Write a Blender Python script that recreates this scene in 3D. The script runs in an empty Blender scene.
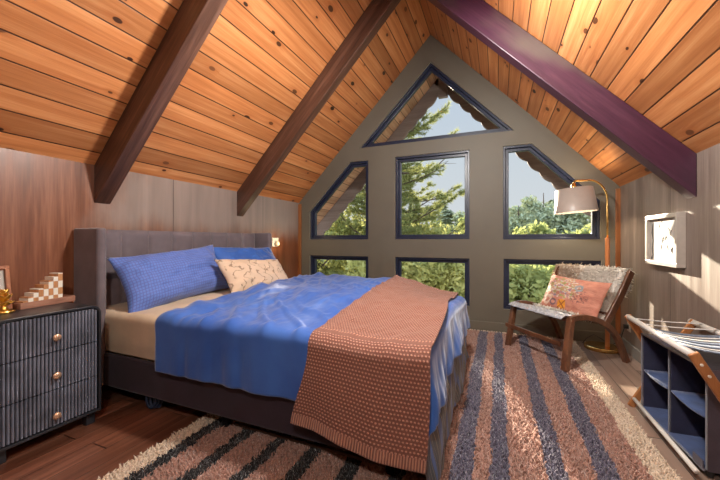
import bpy, bmesh, math, random
import numpy as np
from mathutils import Vector, Matrix, noise
from mathutils.geometry import tessellate_polygon
random.seed(7)
RNG = np.random.default_rng(11)
PI = math.pi
SC = bpy.context.scene
COL = SC.collection
H = 1.06          # eye height
D = 4.10          # distance to the gable wall
XL, XR, XM = -2.68, 1.14, -0.77
ZK, ZA = 1.60, 3.60
YB = -2.6
SLOPE = (ZA - ZK) / (XM - XL)

# ------------------------------------------------------------------ materials
class NT:
    def __init__(s, name):
        s.m = bpy.data.materials.new(name); s.m.use_nodes = True
        s.t = s.m.node_tree; s.t.nodes.clear()
        s.out = s.t.nodes.new('ShaderNodeOutputMaterial')
    def n(s, typ, **kw):
        nd = s.t.nodes.new(typ)
        for k, v in kw.items(): setattr(nd, k, v)
        return nd
    def link(s, a, b): s.t.links.new(a, b)
    def put(s, sock, v):
        if isinstance(v, bpy.types.NodeSocket): s.link(v, sock)
        elif v is not None: sock.default_value = v
    def math(s, op, a, b=None, c=None, clamp=False):
        nd = s.n('ShaderNodeMath', operation=op); nd.use_clamp = clamp
        s.put(nd.inputs[0], a)
        if b is not None: s.put(nd.inputs[1], b)
        if c is not None: s.put(nd.inputs[2], c)
        return nd.outputs[0]
    def comb(s, x, y, z):
        nd = s.n('ShaderNodeCombineXYZ')
        for i, v in enumerate((x, y, z)): s.put(nd.inputs[i], v)
        return nd.outputs[0]
    def sep(s, v):
        nd = s.n('ShaderNodeSeparateXYZ'); s.link(v, nd.inputs[0]); return nd.outputs
    def coord(s, kind='Object'):
        if kind == 'Position': return s.n('ShaderNodeNewGeometry').outputs['Position']
        return s.n('ShaderNodeTexCoord').outputs[kind]
    def noise(s, vec, scale=5, detail=3, rough=.5, dist=0, dim='3D'):
        nd = s.n('ShaderNodeTexNoise', noise_dimensions=dim)
        if vec is not None: s.link(vec, nd.inputs['Vector'])
        nd.inputs['Scale'].default_value = scale; nd.inputs['Detail'].default_value = detail
        nd.inputs['Roughness'].default_value = rough; nd.inputs['Distortion'].default_value = dist
        return nd.outputs['Fac']
    def ramp(s, fac, stops, interp='LINEAR'):
        nd = s.n('ShaderNodeValToRGB'); cr = nd.color_ramp; cr.interpolation = interp
        while len(cr.elements) < len(stops): cr.elements.new(.5)
        for e, (p, c) in zip(cr.elements, stops):
            e.position = p; e.color = (*c, 1) if len(c) == 3 else c
        s.link(fac, nd.inputs[0]); return nd.outputs[0]
    def mix(s, f, a, b, mode='MIX'):
        nd = s.n('ShaderNodeMix', data_type='RGBA', blend_type=mode)
        s.put(nd.inputs[0], f)
        for i, v in ((6, a), (7, b)):
            if isinstance(v, (tuple, list)): v = (*v, 1) if len(v) == 3 else v
            s.put(nd.inputs[i], v)
        return nd.outputs[2]
    def smooth(s, v, lo, hi, a=0., b=1.):
        nd = s.n('ShaderNodeMapRange', interpolation_type='SMOOTHSTEP')
        s.put(nd.inputs[0], v)
        for i, x in enumerate((lo, hi, a, b)): s.put(nd.inputs[i + 1], x)
        return nd.outputs[0]
    def bump(s, h, strength=.3, dist=.01):
        nd = s.n('ShaderNodeBump'); s.link(h, nd.inputs['Height'])
        nd.inputs['Strength'].default_value = strength; nd.inputs['Distance'].default_value = dist
        return nd.outputs[0]
    def bsdf(s, col, rough=.6, metal=0, normal=None, sheen=0, coat=0, spec=.5, trans=0, emit=None, estr=0):
        p = s.n('ShaderNodeBsdfPrincipled')
        if isinstance(col, (tuple, list)): col = (*col, 1) if len(col) == 3 else col
        s.put(p.inputs['Base Color'], col); s.put(p.inputs['Roughness'], rough); s.put(p.inputs['Metallic'], metal)
        p.inputs['Specular IOR Level'].default_value = spec
        if normal is not None: s.link(normal, p.inputs['Normal'])
        if sheen: p.inputs['Sheen Weight'].default_value = sheen; p.inputs['Sheen Roughness'].default_value = .4
        if coat: p.inputs['Coat Weight'].default_value = coat; p.inputs['Coat Roughness'].default_value = .25
        if emit: p.inputs['Emission Color'].default_value = (*emit, 1); p.inputs['Emission Strength'].default_value = estr
        s.p = p
        s.link(p.outputs[0], s.out.inputs[0]); return s.m

def simple(name, col, rough=.6, metal=0, var=.15, scale=14, bump=0, bscale=60, sheen=0, spec=.5, coat=0):
    t = NT(name); co = t.coord()
    f = t.noise(co, scale, 3)
    a = tuple(max(0, c * (1 - var)) for c in col); b = tuple(min(1, c * (1 + var)) for c in col)
    c = t.ramp(f, [(.3, a), (.7, b)])
    nm = t.bump(t.noise(co, bscale, 3), bump, .004) if bump else None
    return t.bsdf(c, rough, metal, nm, sheen, coat, spec)

def planks(name, width, dark, mid, light, rough, knots=True, length=None, swap=False, gain=.35, seam=.03, spec=.4, coat=0, space='Object', glare_tint=False):
    """boards that run along X of the space used, side by side along Y"""
    t = NT(name); s = t.sep(t.coord(space))
    X, Y = (s[1], s[0]) if swap else (s[0], s[1])
    row = t.math('FLOOR', t.math('DIVIDE', Y, width))
    wn = t.n('ShaderNodeTexWhiteNoise', noise_dimensions='1D'); t.link(row, wn.inputs['W']); rnd = wn.outputs['Value']
    fr = t.math('FRACT', t.math('DIVIDE', Y, width))
    edge = t.math('ABSOLUTE', t.math('SUBTRACT', fr, .5))
    seamf = t.smooth(edge, .5 - seam * 1.5, .5 - seam * .4)
    key = rnd
    if length:
        xs = t.math('ADD', t.math('DIVIDE', X, length), t.math('MULTIPLY', rnd, 9.7))
        col_i = t.math('FLOOR', xs)
        wn2 = t.n('ShaderNodeTexWhiteNoise', noise_dimensions='2D'); t.link(t.comb(row, col_i, 0), wn2.inputs['Vector']); key = wn2.outputs['Value']
        e2 = t.math('ABSOLUTE', t.math('SUBTRACT', t.math('FRACT', xs), .5))
        seamf = t.math('MAXIMUM', seamf, t.smooth(e2, .496, .499))
    off = t.math('MULTIPLY', key, 37.)
    yk = Y
    kmask = None
    if knots:
        vo = t.n('ShaderNodeTexVoronoi', voronoi_dimensions='2D'); vo.inputs['Scale'].default_value = 1
        vx = t.math('ADD', t.math('MULTIPLY', X, 3.1), off); vy = t.math('MULTIPLY', Y, 1 / width * .8)
        t.link(t.comb(vx, vy, 0), vo.inputs['Vector'])
        dd = vo.outputs['Distance']
        pick = t.sep(vo.outputs['Color'])
        size = t.math('MULTIPLY', t.math('SUBTRACT', pick[0], .50, clamp=True), .27)
        kmask = t.math('SUBTRACT', 1., t.smooth(dd, t.math('MULTIPLY', size, .75), t.math('ADD', size, .001)))
        halo = t.math('SUBTRACT', 1., t.smooth(dd, 0., t.math('ADD', t.math('MULTIPLY', size, 4.), .01)))
        yk = t.math('ADD', Y, t.math('MULTIPLY', halo, .012))
    g1 = t.noise(t.comb(t.math('ADD', t.math('MULTIPLY', X, .9), off), t.math('MULTIPLY', yk, 26.), off), 1, 4, .55, .4)
    g2 = t.noise(t.comb(t.math('ADD', t.math('MULTIPLY', X, 5.), off), t.math('MULTIPLY', yk, 160.), off), 1, 3, .6)
    g3 = t.noise(t.comb(t.math('ADD', t.math('MULTIPLY', X, 1.6), off), t.math('MULTIPLY', Y, 5.), off), 1, 2)
    c = t.ramp(t.math('ADD', t.math('MULTIPLY', g1, .75), t.math('MULTIPLY', g2, .25)), [(.28, dark), (.5, mid), (.72, light)])
    c = t.mix(t.smooth(g3, .42, .75, 0, .35), c, tuple(x * y for x, y in zip(mid, (.72, .55, .42))))
    if glare_tint:   # window glare put into the board colour towards the right wall
        glare_fac = t.smooth(t.math('ADD', s[0], t.math('MULTIPLY', g3, .4)), .55, 1.05, 0, .62)
        c = t.mix(glare_fac, c, t.mix(g1, (.26, .19, .15), (.50, .41, .34)))
    bright = t.math('ADD', 1 - gain / 2, t.math('MULTIPLY', key, gain))
    c = t.mix(1., c, t.comb(bright, bright, bright), 'MULTIPLY')
    if knots:
        c = t.mix(t.math('MULTIPLY', halo, .38), c, tuple(x * y for x, y in zip(mid, (.62, .4, .25))))
        c = t.mix(kmask, c, t.mix(pick[1], (.030, .011, .005), (.17, .062, .022)))
    c = t.mix(seamf, c, tuple(x * .12 for x in dark))
    hgt = t.math('SUBTRACT', t.math('MULTIPLY', g2, .25), seamf)
    return t.bsdf(c, rough, 0, t.bump(hgt, .5, .004), 0, coat, spec)

def grain(name, dark, mid, light, axis=2, rough=.5, fine=90, coarse=12, space='Object', seam=None, spec=.5, patch=None, coat=0, along=.7, wash=None):
    """timber without boards: fibres along one axis; optional panel joints; optional patches of a second colour"""
    t = NT(name); s = list(t.sep(t.coord(space)))
    def vec(k, l):
        v = [t.math('MULTIPLY', s[i], l if i == axis else k) for i in range(3)]
        return t.comb(*v)
    g1 = t.noise(vec(coarse, along), 1, 4, .6, .5); g2 = t.noise(vec(fine, along * 5), 1, 3, .6)
    c = t.ramp(t.math('ADD', t.math('MULTIPLY', g1, .65), t.math('MULTIPLY', g2, .35)), [(.3, dark), (.5, mid), (.7, light)])
    if patch:
        c = t.mix(t.smooth(t.noise(vec(2.0, .9), 1, 3, .55), patch[1], patch[2]), c, patch[0])
    if wash:   # grey window sheen put into the colour of part of the boards
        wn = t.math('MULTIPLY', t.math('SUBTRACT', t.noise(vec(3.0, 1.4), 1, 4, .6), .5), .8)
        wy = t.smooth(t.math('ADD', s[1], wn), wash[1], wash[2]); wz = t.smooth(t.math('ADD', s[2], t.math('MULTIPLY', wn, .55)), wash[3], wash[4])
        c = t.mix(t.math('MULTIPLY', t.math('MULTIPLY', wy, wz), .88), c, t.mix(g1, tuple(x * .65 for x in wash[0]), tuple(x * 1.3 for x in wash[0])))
    h = g2
    if seam:
        ax, w, o = seam
        fr = t.math('FRACT', t.math('DIVIDE', t.math('ADD', s[ax], o), w))
        sf = t.smooth(t.math('ABSOLUTE', t.math('SUBTRACT', fr, .5)), .4965, .4985)
        c = t.mix(t.math('MULTIPLY', sf, .8), c, tuple(x * .2 for x in dark))
        h = t.math('SUBTRACT', t.math('MULTIPLY', g2, .3), sf)
    return t.bsdf(c, t.smooth(g1, .2, .8, rough * .85, min(1, rough * 1.2)), 0, t.bump(h, .25, .003), 0, coat, spec)

M = {}
M['ceiling'] = planks('pine_boards', .14, (.36, .120, .037), (.53, .210, .073), (.67, .335, .142), .48, True, None, gain=.46, spec=.35)
M['floor'] = planks('floor_boards', .115, (.070, .024, .013), (.155, .060, .034), (.27, .125, .078), .30, False, 1.1, swap=True, gain=.75, seam=.02, spec=.6, space='Position', glare_tint=True)
M['soffit'] = planks('soffit_boards', .14, (.40, .19, .105), (.58, .32, .19), (.70, .44, .29), .7, True, None, gain=.5)
M['beam'] = grain('dark_stained_beam', (.026, .011, .007), (.080, .034, .021), (.165, .080, .052), 0, .42, 80, 14, along=.8, spec=.5)
M['beam_purple'] = grain('plum_cast_beam', (.026, .006, .017), (.052, .012, .032), (.090, .028, .050), 0, .45, 80, 8, along=.8, patch=((.085, .065, .055), .50, .66))  # camera colour cast put into the colour of dark brown beams
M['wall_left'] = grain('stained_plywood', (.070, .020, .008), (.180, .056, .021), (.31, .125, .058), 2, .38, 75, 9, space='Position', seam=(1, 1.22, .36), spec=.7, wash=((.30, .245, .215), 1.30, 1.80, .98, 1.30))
M['wall_right'] = grain('grey_brown_plywood', (.115, .080, .064), (.205, .160, .135), (.31, .255, .215), 2, .42, 75, 8, space='Position', seam=(1, 1.22, .62), spec=.6)
M['trim_wood'] = grain('orange_corner_trim', (.16, .055, .016), (.30, .11, .035), (.42, .18, .065), 2, .4, 90, 14, space='Position')
M['paint'] = simple('olive_grey_paint', (.128, .114, .088), .55, 0, .06, 3, .12, 240)
M['paint_light'] = simple('jamb_paint', (.30, .28, .22), .55, 0, .05, 3)
M['frame_dark'] = simple('navy_black_window_frame', (.015, .021, .048), .35, 0, .2, 8)
M['base_grey'] = simple('grey_baseboard_paint', (.24, .225, .20), .5, 0, .06, 4)
M['upholstery'] = simple('grey_velvet_upholstery', (.140, .112, .126), .75, 0, .22, 6, .25, 300, .5)
M['upholstery_dark'] = simple('dark_plum_upholstery', (.022, .014, .026), .7, 0, .25, 6, .25, 300, .2)
M['seam_dark'] = simple('seam_piping', (.05, .04, .048), .8)
M['black_metal'] = simple('black_metal', (.012, .012, .014), .4, .6)
M['brown_bar'] = simple('brown_bar', (.085, .05, .035), .5)
M['sheet'] = simple('beige_sheet', (.58, .46, .33), .85, 0, .08, 7, .3, 25, .15)
M['sage'] = simple('pinstripe_cloth_base', (.2, .2, .2))
M['brass'] = simple('brushed_brass', (.78, .50, .17), .25, 1, .1, 10)
M['copper_wood'] = grain('lamp_grip_wood', (.28, .085, .025), (.46, .165, .055), (.60, .25, .10), 2, .35, 120, 20)
M['shade'] = simple('taupe_lamp_shade', (.42, .355, .315), .38, 0, .04, 20, 0, 60, .1)
M['walnut'] = grain('walnut_chair_wood', (.045, .015, .007), (.115, .042, .018), (.21, .085, .040), 2, .35, 70, 16, along=4, coat=.3)
M['strap'] = simple('grey_woven_strap', (.44, .46, .51), .7, 0, .2, 60, .2, 300)
M['white'] = simple('white_enamel', (.68, .66, .62), .4, 0, .04)
M['strap_white'] = simple('pale_strap', (.58, .57, .56), .6, 0, .12, 30)
M['strap_navy'] = simple('slate_blue_strap', (.10, .13, .19), .7, 0, .2, 30)
M['navy'] = simple('navy_fabric', (.016, .017, .050), .7, 0, .25, 12, .3, 90, .3)
M['navy_lit'] = simple('navy_shelf_lit', (.048, .078, .18), .6, 0, .25, 14, .3, 60, .3)  # lighter copy of the navy: light on the shelf tops put into the colour
M['plum_cloth'] = simple('plum_end_panel_fabric', (.075, .060, .085), .7, 0, .15, 12, .3, 90, .3)
M['piping'] = simple('grey_piping', (.20, .21, .24), .6)
M['tan_wood'] = grain('tan_beech_leg', (.24, .085, .025), (.38, .15, .05), (.50, .23, .09), 2, .4, 90, 18)
M['ink'] = simple('charcoal_ink', (.09, .085, .08), .9)
M['paper'] = simple('paper', (.46, .435, .40), .8, 0, .03)
M['silver'] = simple('pale_silver_frame', (.52, .47, .42), .35, .3, .1)
M['drawer_black'] = simple('black_lacquer', (.018, .019, .024), .35, 0, .2, 5, 0, 60, 0, .6)
M['drawer_flute'] = simple('black_flute_highlight', (.17, .185, .24), .36, 0, .35, 9, 0, 60, 0, .6)  # grey-blue highlights put into the colour of the black flutes
M['knob'] = simple('brass_rose_knob', (.66, .42, .28), .35, .6, .08)
M['tray_wood'] = grain('rosy_tray_wood', (.20, .085, .055), (.33, .16, .105), (.45, .25, .17), 1, .45, 90, 20)
M['block_tan'] = grain('tan_block', (.36, .15, .055), (.50, .24, .10), (.60, .33, .16), 2, .5, 160, 40)
M['block_white'] = simple('white_block', (.78, .74, .66), .5, 0, .04)
M['frame_brown'] = grain('photo_frame_wood', (.20, .07, .03), (.32, .12, .055), (.42, .18, .09), 2, .4, 120, 30)
M['gold'] = simple('gold_leaf', (.80, .50, .12), .28, 1, .15, 30)
M['cable'] = simple('blue_black_cable', (.020, .035, .075), .4)
M['cord_white'] = simple('pale_cord', (.5, .5, .5), .6)
M['black_plastic'] = simple('black_plastic', (.015, .015, .015), .4)
M['plate'] = simple('white_plastic', (.62, .60, .55), .4, 0, .02)
M['bark'] = grain('pine_bark', (.045, .028, .018), (.09, .058, .038), (.15, .10, .07), 2, .9, 30, 8)
M['ground'] = simple('forest_floor', (.46, .43, .27), .95, 0, .4, .8)
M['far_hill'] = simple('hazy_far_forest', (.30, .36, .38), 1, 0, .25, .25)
M['fascia'] = grain('weathered_bargeboard', (.13, .095, .080), (.20, .15, .13), (.28, .22, .19), 0, .8, 60, 10)

def leafmat(name, a, b, tr=.45):
    t = NT(name); co = t.coord()
    c = t.ramp(t.noise(co, 1.6, 3, .6), [(.3, a), (.7, b)])
    d = t.n('ShaderNodeBsdfDiffuse'); t.link(c, d.inputs[0])
    l = t.n('ShaderNodeBsdfTranslucent'); t.link(c, l.inputs[0])
    mx = t.n('ShaderNodeMixShader'); mx.inputs[0].default_value = tr
    t.link(d.outputs[0], mx.inputs[1]); t.link(l.outputs[0], mx.inputs[2]); t.link(mx.outputs[0], t.out.inputs[0])
    return t.m
M['needle'] = leafmat('pine_needles', (.15, .17, .06), (.34, .34, .12))
M['leaf_gold'] = leafmat('yellow_green_leaves', (.28, .30, .09), (.60, .56, .22))
M['leaf_green'] = leafmat('mid_green_leaves', (.22, .26, .09), (.46, .47, .18))
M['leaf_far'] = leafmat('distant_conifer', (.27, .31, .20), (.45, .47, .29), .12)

def glassmat():
    t = NT('window_glass')
    g = t.n('ShaderNodeBsdfGlossy'); g.inputs['Roughness'].default_value = .02
    tr = t.n('ShaderNodeBsdfTransparent'); tr.inputs[0].default_value = (.97, .98, .98, 1)
    lw = t.n('ShaderNodeLayerWeight'); lw.inputs[0].default_value = .12
    mx = t.n('ShaderNodeMixShader'); t.link(t.math('MULTIPLY', lw.outputs['Fresnel'], .22), mx.inputs[0])
    t.link(tr.outputs[0], mx.inputs[1]); t.link(g.outputs[0], mx.inputs[2]); t.link(mx.outputs[0], t.out.inputs[0])
    return t.m
M['glass'] = glassmat()

def checkmat():
    t = NT('blue_check_pillowcase'); s = t.sep(t.coord('UV'))
    def line(v, w): return t.smooth(t.math('ABSOLUTE', t.math('SUBTRACT', t.math('FRACT', t.math('DIVIDE', v, .021)), .5)), .5 - w, .5 - w * .4)
    ln = t.math('MAXIMUM', line(s[0], .16), line(s[1], .16))
    c = t.mix(t.math('MULTIPLY', ln, .75), (.105, .195, .56), (.075, .085, .30))
    co = t.coord()
    return t.bsdf(c, .75, 0, t.bump(t.noise(co, 18, 3), .35, .01), .35)
M['check'] = checkmat()

def duvetmat():
    t = NT('blue_cotton_duvet'); co = t.coord(); s = t.sep(co)
    c = t.ramp(t.noise(co, 4, 3), [(.3, (.028, .100, .40)), (.7, (.050, .150, .50))])
    w = t.noise(t.comb(t.math('MULTIPLY', s[0], 9.), t.math('MULTIPLY', s[1], 3.), t.math('MULTIPLY', s[2], 3.)), 1, 3, .6, .6)
    return t.bsdf(c, .62, 0, t.bump(w, .40, .015), .42, spec=.3)
M['duvet'] = duvetmat()

def stripemat():
    t = NT('grey_pinstripe_cloth'); s = t.sep(t.coord('UV'))
    f = t.math('ABSOLUTE', t.math('SUBTRACT', t.math('FRACT', t.math('DIVIDE', s[0], .030)), .5))
    f2 = t.math('ABSOLUTE', t.math('SUBTRACT', t.math('FRACT', t.math('DIVIDE', s[0], .15)), .5))
    c = t.mix(t.smooth(f, .44, .47), (.085, .092, .105), (.30, .285, .26))
    c = t.mix(t.smooth(f2, .36, .38), c, (.10, .15, .32))
    return t.bsdf(c, .8, 0, t.bump(t.noise(t.coord(), 60, 2), .2, .004), .2)
M['stripe'] = stripemat()

def knitmat():
    t = NT('terracotta_waffle_knit'); s = t.sep(t.coord('UV'))   # U across, V along, metres
    cu, cv = .0165, .0150
    row = t.math('FLOOR', t.math('DIVIDE', s[1], cv))
    sh = t.math('MULTIPLY', t.math('MODULO', t.math('ABSOLUTE', row), 2.), .5)
    fu = t.math('SUBTRACT', t.math('FRACT', t.math('ADD', t.math('DIVIDE', s[0], cu), sh)), .5)
    fv = t.math('SUBTRACT', t.math('FRACT', t.math('DIVIDE', s[1], cv)), .5)
    r = t.math('SQRT', t.math('ADD', t.math('MULTIPLY', fu, fu), t.math('MULTIPLY', t.math('MULTIPLY', fv, fv), 1.5)))
    dot = t.math('SUBTRACT', 1., t.smooth(r, .14, .42))
    rib = t.math('ADD', .5, t.math('MULTIPLY', t.math('SINE', t.math('MULTIPLY', s[0], 2 * PI / .012)), .5))
    hem = t.math('LESS_THAN', s[1], .05)
    f = t.math('ADD', t.math('MULTIPLY', dot, t.math('SUBTRACT', 1., hem)), t.math('MULTIPLY', rib, hem))
    c = t.mix(f, (.205, .082, .058), (.60, .31, .22))
    return t.bsdf(c, .9, 0, t.bump(f, .8, .006), .2)
M['knit'] = knitmat()

RUG_X0, RUG_X1, RUG_Y0, RUG_Y1 = -1.60, .735, .42, 4.00
def rugmat():
    t = NT('striped_shag_wool'); s = t.sep(t.coord('Position'))
    co = t.coord('Position')
    x = t.math('ADD', s[0], t.math('MULTIPLY', t.math('SUBTRACT', t.noise(co, 30, 2), .5), .045))
    x = t.math('ADD', x, t.math('MULTIPLY', t.math('SUBTRACT', t.noise(co, 2.5, 1), .5), .03))
    # boundaries of the stripes, measured from the left border
    stops = []
    cream, black, rose, navy = (.66, .54, .42), (.012, .010, .012), (.36, .20, .155), (.105, .095, .14)
    def at(xx): return (xx - (-1.7)) / 2.6
    stops.append((0, cream))
    for xx, c in RUG_STRIPES: stops.append((at(xx), {'c': cream, 'k': black, 'r': rose, 'n': navy}[c]))
    fac = t.math('DIVIDE', t.math('ADD', x, 1.7), 2.6)
    c = t.ramp(fac, stops, 'CONSTANT')
    v = t.ramp(t.noise(co, 120, 2), [(.25, (.62, .60, .58)), (.75, (1.35, 1.35, 1.35))])
    c = t.mix(1., c, v, 'MULTIPLY')
    return t.bsdf(c, .95, 0, None, .25)
RUG_STRIPES = [(-1.505, 'k'), (-1.435, 'r'), (-1.285, 'k'), (-1.215, 'r'), (-1.08, 'k'), (-1.01, 'r'), (-.87, 'k'), (-.80, 'r'), (-.66, 'k'), (-.59, 'r'), (-.45, 'k'), (-.38, 'r'),
               (-.205, 'n'), (-.115, 'r'), (-.04, 'n'), (.045, 'r'), (.195, 'n'), (.275, 'r'), (.395, 'n'), (.485, 'r'), (.615, 'c')]
M['rug'] = rugmat()

def furmat(name, a, b): return leafmat(name, a, b, .3)
M['fur'] = furmat('cream_sheepskin', (.90, .84, .76), (.97, .95, .91))
M['fur_tan'] = furmat('tan_sheepskin', (.62, .48, .36), (.82, .69, .56))

def cushionmat():
    t = NT('salmon_embroidered_linen'); uv = t.coord('UV'); s = t.sep(uv)
    c = t.ramp(t.noise(uv, 7, 3), [(.3, (.46, .175, .125)), (.7, (.62, .29, .21))])
    def blob(cx, cy, rx, ry, lo=.7, hi=1.):
        dx = t.math('DIVIDE', t.math('SUBTRACT', s[0], cx), rx); dy = t.math('DIVIDE', t.math('SUBTRACT', s[1], cy), ry)
        d = t.math('SQRT', t.math('ADD', t.math('MULTIPLY', dx, dx), t.math('MULTIPLY', dy, dy)))
        d = t.math('ADD', d, t.math('MULTIPLY', t.math('SUBTRACT', t.noise(uv, 9, 2), .5), .7))
        return d
    # squiggly stitching fields
    wv = t.math('SINE', t.math('MULTIPLY', t.math('ADD', s[1], t.math('MULTIPLY', t.noise(uv, 7, 2), .55)), 75.))
    w2 = t.math('SINE', t.math('MULTIPLY', t.math('ADD', s[0], t.math('MULTIPLY', t.noise(uv, 9, 2), .5)), 60.))
    field = t.math('SUBTRACT', 1., t.smooth(blob(.38, .64, .36, .34), .75, .95))
    st = t.ramp(t.noise(uv, 11, 1), [(.35, (.30, .34, .12)), (.48, (.62, .58, .50)), (.60, (.24, .20, .30)), (.72, (.16, .22, .16))], 'CONSTANT')
    c = t.mix(t.math('MULTIPLY', field, t.smooth(wv, -.5, .3)), c, st)
    field2 = t.math('SUBTRACT', 1., t.smooth(blob(.70, .47, .16, .2), .7, .95))
    c = t.mix(t.math('MULTIPLY', field2, t.smooth(w2, .35, .7)), c, (.22, .10, .09))
    for cx, cy, r, colr in ((.16, .27, .075, (.70, .52, .42)), (.30, .22, .05, (.20, .12, .14)), (.07, .55, .05, (.62, .5, .4)), (.64, .70, .05, (.3, .33, .36))):
        d = blob(cx, cy, r, r * 1.4)
        ring = t.math('SUBTRACT', 1., t.smooth(t.math('ABSOLUTE', t.math('SUBTRACT', d, 1.)), .25, .4))
        c = t.mix(ring, c, colr)
    ax = t.math('ABSOLUTE', t.math('SUBTRACT', s[0], .46)); ay = t.math('ABSOLUTE', t.math('SUBTRACT', s[1], .2))
    sq = t.math('MULTIPLY', t.math('LESS_THAN', ax, .065), t.math('LESS_THAN', ay, .125))
    c = t.mix(sq, c, (.72, .30, .03))
    xx = t.math('LESS_THAN', t.math('ABSOLUTE', t.math('SUBTRACT', t.math('MULTIPLY', ax, 1.9), ay)), .022)
    c = t.mix(t.math('MULTIPLY', sq, xx), c, (.30, .09, .02))
    return t.bsdf(c, .85, 0, t.bump(t.math('ADD', wv, t.noise(uv, 160, 2)), .25, .004), .2)
M['cushion'] = cushionmat()

def lumbarmat():
    t = NT('beige_ribbed_cushion'); uv = t.coord('UV'); s = t.sep(uv)
    n = t.noise(uv, 4.5, 3, .55)
    w = t.math('ADD', t.math('MULTIPLY', s[0], 44.), t.math('MULTIPLY', n, 30.))
    ln = t.smooth(t.math('SINE', t.math('ADD', w, t.math('MULTIPLY', t.math('SINE', t.math('MULTIPLY', s[1], 38.)), 1.3))), .78, .97)
    ln = t.math('MULTIPLY', ln, t.smooth(t.noise(uv, 9, 1), .36, .46))
    c = t.mix(t.math('MULTIPLY', ln, .75), (.66, .50, .37), (.22, .14, .09))
    return t.bsdf(c, .9, 0, t.bump(t.math('SUBTRACT', t.math('MULTIPLY', n, .6), ln), .6, .012), .2)
M['lumbar'] = lumbarmat()

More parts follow.
